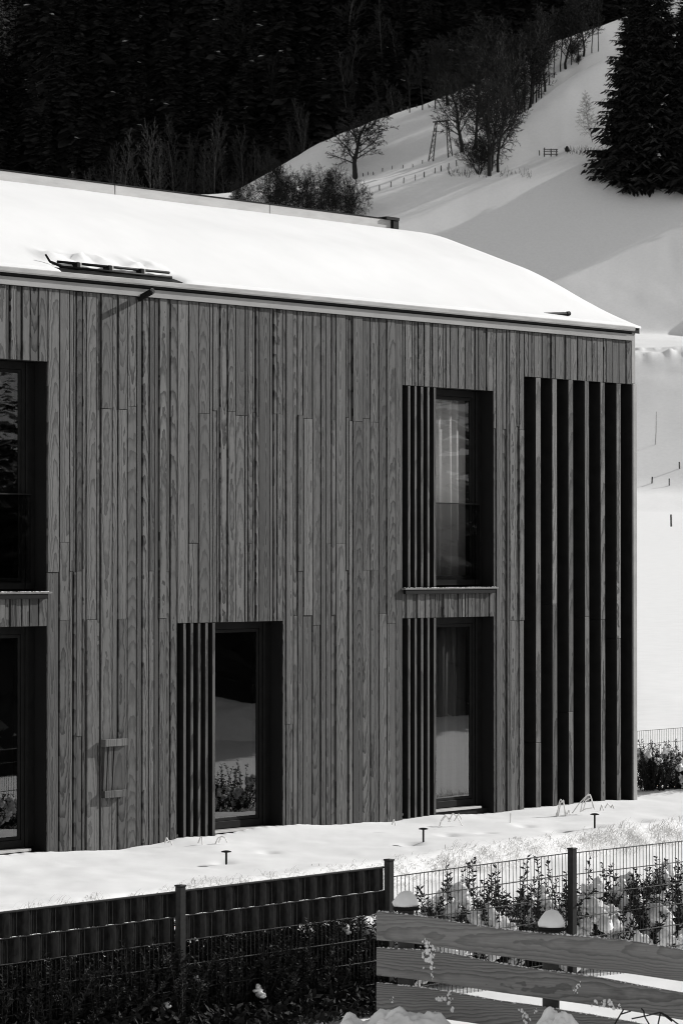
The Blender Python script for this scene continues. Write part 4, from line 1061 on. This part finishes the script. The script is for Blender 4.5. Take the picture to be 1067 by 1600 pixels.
for i, (t, back, kd, hh, sn, sz, lab) in enumerate((
    (2.95, 0.55, 3, 1.15, 2, .07, 'thin leafy shrub behind the mesh, first right of the strip woven panel'),
    (3.30, 0.50, 1, 1.00, 4, .09, 'bushy dark shrub behind the left snow capped post'),
    (3.72, 0.60, 4, 0.95, 3, .08, 'densest dark shrub in the middle of the open mesh panel'),
    (4.10, 0.55, 0, 1.30, 7, .10, 'tall shrub with snow clumps left of the right snow capped post'),
    (4.50, 0.60, 3, 1.42, 4, .10, 'tallest slim shrub with an upright leader behind the open mesh'),
    (4.86, 0.45, 1, 1.02, 3, .08, 'dark shrub hard against the left side of the rightmost visible fence post'),
    (5.30, 0.55, 0, 1.12, 7, .12, 'snow laden shrub just right of the rightmost visible fence post'),
    (5.75, 0.50, 3, 1.30, 4, .10, 'slim shrub with a bare leader in the last mesh panel'),
    (6.15, 0.60, 4, 1.02, 6, .12, 'low wide shrub with heavy snow low in the last mesh panel'),
    (6.60, 0.55, 1, 1.25, 8, .11, 'leafy snow dotted shrub nearest the right photo edge'),
    (7.10, 0.55, 0, 1.2, 7, .11, 'snow dotted shrub just outside the right photo edge'))):
    X, Y = fence_pt(t, back); shrub(X, Y, kd, hh * 0.84, i * 1.3, lab, G1, sn + 7, sz * 1.15, i)
for i in range(14):
    X, Y = fence_pt(8.0 + i * 0.7, random.uniform(0.7, 1.2)); shrub(X, Y, i % 5, random.uniform(0.7, 1.0), i * 1.9, 'snowy garden shrub outside the right photo edge along the fence', 'shrubs further along the fence', 5, .10, 140 + i)
G2 = 'shrubs behind the strip woven panels'
for i in range(24):
    t = -2.35 + i * 0.205 + random.uniform(-.06, .06); X, Y = fence_pt(t, random.uniform(0.16, 0.34))
    shrub(X, Y, (4, 1, 0, 4, 2)[i % 5], random.uniform(0.80, 0.98), i * 0.9, 'dark leafy shrub in shade behind the strip woven fence panels', G2, (2, 0, 1)[i % 3], .04, 40 + i)
G3 = 'snowy bushes past the house corner'
for i, (px, Z, hh, lab) in enumerate(((1014, 44.6, 0.80, 'snow dusted bush just past the house corner'), (1036, 46.0, 0.60, 'small snowy bush between the two larger ones past the corner'), (1054, 44.8, 0.72, 'snow dusted bush by the photo edge past the corner'), (1082, 44.9, 0.7, 'snow dusted bush just outside the photo edge'))):
    X, Y = place(px, Z); shrub(X, Y, (4, 1, 0, 4)[i], hh, i * 2.0, lab, G3, 16, .06, 80 + i, 0.6)
    X, Y = place(px + 5, Z + 0.25)

for i in range(15):
    t = -2.3 + i * 0.33; X, Y = fence_pt(t, random.uniform(0.55, 0.85))
    shrub(X, Y, (2, 4, 1)[i % 3], random.uniform(0.85, 1.0), i * 1.1, 'dark leafy shrub in shade behind the strip woven fence panels', G2, 0, .06, 70 + i)
# grass hanging over the terrace edge
gV = []; gF = []
Rg = np.random.default_rng(5)
def blade(p, d, L, w, sag, up=0.7):
    n = 4; side = np.cross(d, [0, 0, 1.0]); side /= np.linalg.norm(side) + 1e-9; b = len(gV)
    for k in range(n + 1):
        t = k / n; c = p + d * L * t + np.array([0, 0, 1.0]) * (L * (up * t - sag * t * t)); ww = w * (1 - t * 0.8)
        gV.append(c - side * ww); gV.append(c + side * ww)
    for k in range(n): gF.append((b + 2 * k, b + 2 * k + 1, b + 2 * k + 3, b + 2 * k + 2))
for tuft in range(520):
    s = Rg.uniform(-6.0, 13.0); ne = 3.48 - (s + 3.39) * 0.101; n0 = ne + Rg.normal(0.16, 0.12)
    big = 0.6 + 0.8 * float(np.clip(vnoise(s * 1.1, 2.0) + 0.5, 0, 1)); big *= 1.0 if s > 3 else 0.75
    for k in range(int(Rg.integers(7, 15))):
        ss_, nn_ = s + Rg.normal(0, 0.05), n0 + Rg.normal(0, 0.05)
        X = X0 + ss_ * WX + nn_ * NX; Y = Y0 + ss_ * WY + nn_ * NY
        zz_ = H - 3.25 - float(near_drop(X, Y))
        a = Rg.normal(0, 0.6); d = np.array([NX * math.cos(a) + WX * math.sin(a), NY * math.cos(a) + WY * math.sin(a), 0]) * Rg.uniform(0.45, 1.0)
        blade(np.array([X, Y, zz_ - 0.01]), d, 0.22 * big * Rg.uniform(0.6, 1.2), 0.0032, Rg.uniform(0.9, 1.8), Rg.uniform(0.8, 1.4))
o = link('edge_grass', mesh('edge_grass', gV, gF), M['straw']); tag(o, 'pale dry grass hanging over the snowy terrace edge', 'grass', kind='stuff')
# bent dry stalks standing in the terrace snow
def terrace(px, py):
    Z = 3.25 * FPX / (py - HY)
    for _ in range(6):
        X, Y = place(px, Z); Z = (H - ground(X, Y)) * FPX / (py - HY)
    X, Y = place(px, Z); return X, Y, ground(X, Y)
def stalks(px, py, pts_list, label):
    X, Y, Z = terrace(px, py); mb = MB(); s = Y / FPX
    for pts in pts_list:
        P = [((x - px) * s, random.uniform(-.02, .02), (py - y) * s) for x, y in pts]
        mb.path(P, [0.0075] * len(P), 5)
    o = mb.build('dry_stalks', M['rime'], None, (X, Y, Z)); tag(o, label, 'dry grass', 'bent stalks on the terrace snow')
stalks(875, 1275, [[(869, 1275), (873, 1252), (875, 1249), (880, 1256), (884, 1275)], [(871, 1275), (875, 1254), (879, 1250), (882, 1275)], [(864, 1292), (869, 1270)], [(885, 1272), (888, 1266), (890, 1273)]], 'tallest pair of bent pale stalks below the leftmost fins')
stalks(912, 1272, [[(893, 1270), (905, 1253), (918, 1240), (922, 1244), (928, 1264)], [(906, 1268), (908, 1255), (916, 1243), (921, 1241), (926, 1262)], [(905, 1268), (914, 1263), (924, 1262)], [(910, 1266), (914, 1250), (922, 1246)]], 'large arching clump of pale stalks in front of the middle fins')
stalks(945, 1268, [[(936, 1266), (939, 1257), (942, 1266)], [(944, 1262), (948, 1255), (954, 1262)], [(953, 1262), (956, 1257), (958, 1263)]], 'small row of bent stalks in front of the rightmost fins')
stalks(705, 1290, [[(688, 1283), (695, 1273), (703, 1283)], [(700, 1284), (707, 1270), (714, 1276), (722, 1290)], [(690, 1282), (696, 1274), (704, 1281)], [(709, 1282), (716, 1271), (721, 1280)], [(683, 1304), (688, 1284)]], 'crossed bent stalks before the lower right window')
stalks(345, 1318, [[(337, 1318), (341, 1309), (344, 1307), (347, 1312)], [(342, 1316), (346, 1306), (352, 1308), (356, 1316)]], 'bent stalks before the lower middle window')
stalks(314, 1320, [[(310, 1318), (314, 1308), (316, 1308), (317, 1320)]], 'single hooked stalk below the slatted lower screen')
stalks(262, 1322, [[(258, 1317), (261, 1308), (265, 1315)], [(263, 1316), (267, 1313), (270, 1320)]], 'small bent stalk at the wall left of the lower middle window')
stalks(797, 1285, [[(795, 1300), (797, 1270)]], 'upright single stalk below the cladding between window and fins')
stalks(615, 1300, [[(612, 1288), (615, 1280), (618, 1290)]], 'small bent stalk at the wall left of the lower right screen')
stalks(822, 1335, [[(822, 1340), (823, 1310)]], 'thin upright stalk at the terrace edge above the mesh')
# path lights
for px, py, hpx, lab in ((354, 1350, 22, 'small mushroom garden light in the snow, leftmost of three'), (661, 1315, 22, 'small mushroom garden light in the snow, middle of three'), (928, 1292, 23, 'small mushroom garden light in the snow before the fins, rightmost')):
    X, Y, Z = terrace(px, py); hh = hpx / ppm(Y)
    gl = empty('garden_light', (X, Y, Z)); tag(gl, lab, 'garden light', 'mushroom lights on the terrace')
    MB().lathe([(0.011, -0.1), (0.011, hh - 0.02)], 8).build('stem', M['dark_metal'], gl)
    MB().lathe([(0.018, hh - 0.022), (0.055, hh - 0.016), (0.055, hh - 0.008), (0.03, hh), (0.005, hh + 0.003)], 14).build('cap', M['dark_metal'], gl)
print('faces', sum(len(o.data.polygons) for o in bpy.data.objects if o.type == 'MESH'))
# evergreen ground cover at the foot of the strip woven panels
iv = []; ivF = []
Ri = np.random.default_rng(77)
for i in range(15000):
    t = Ri.uniform(-2.6, 2.62); b = Ri.uniform(-0.45, 1.0)
    X, Y = fence_pt(t, b)
    hh = 0.34 * (1 - ((b - 0.25) / 0.78) ** 2) * (0.6 + 0.8 * float(np.clip(vnoise(t * 2.3, b * 2.3) + .5, 0, 1)))
    c = np.array([X, Y, 0.02 + 0.45 * max(0, (b + 0.1)) * 0.12 + max(hh, 0.02) * Ri.random() ** 0.5])
    d = Ri.normal(0, 1, 3); d /= np.linalg.norm(d); e = np.cross(d, Ri.normal(0, 1, 3)); e /= np.linalg.norm(e); L = Ri.uniform(0.03, 0.06); k = len(iv)
    iv += [c - d * L, c + e * L * 0.4, c + d * L, c - e * L * 0.4]; ivF.append((k, k + 1, k + 2, k + 3))
o = link('ground_cover', mesh('ground_cover', np.array(iv), ivF), M['leaf']); tag(o, 'dark evergreen ground cover along the foot of the woven fence panels', 'ground cover', kind='stuff')
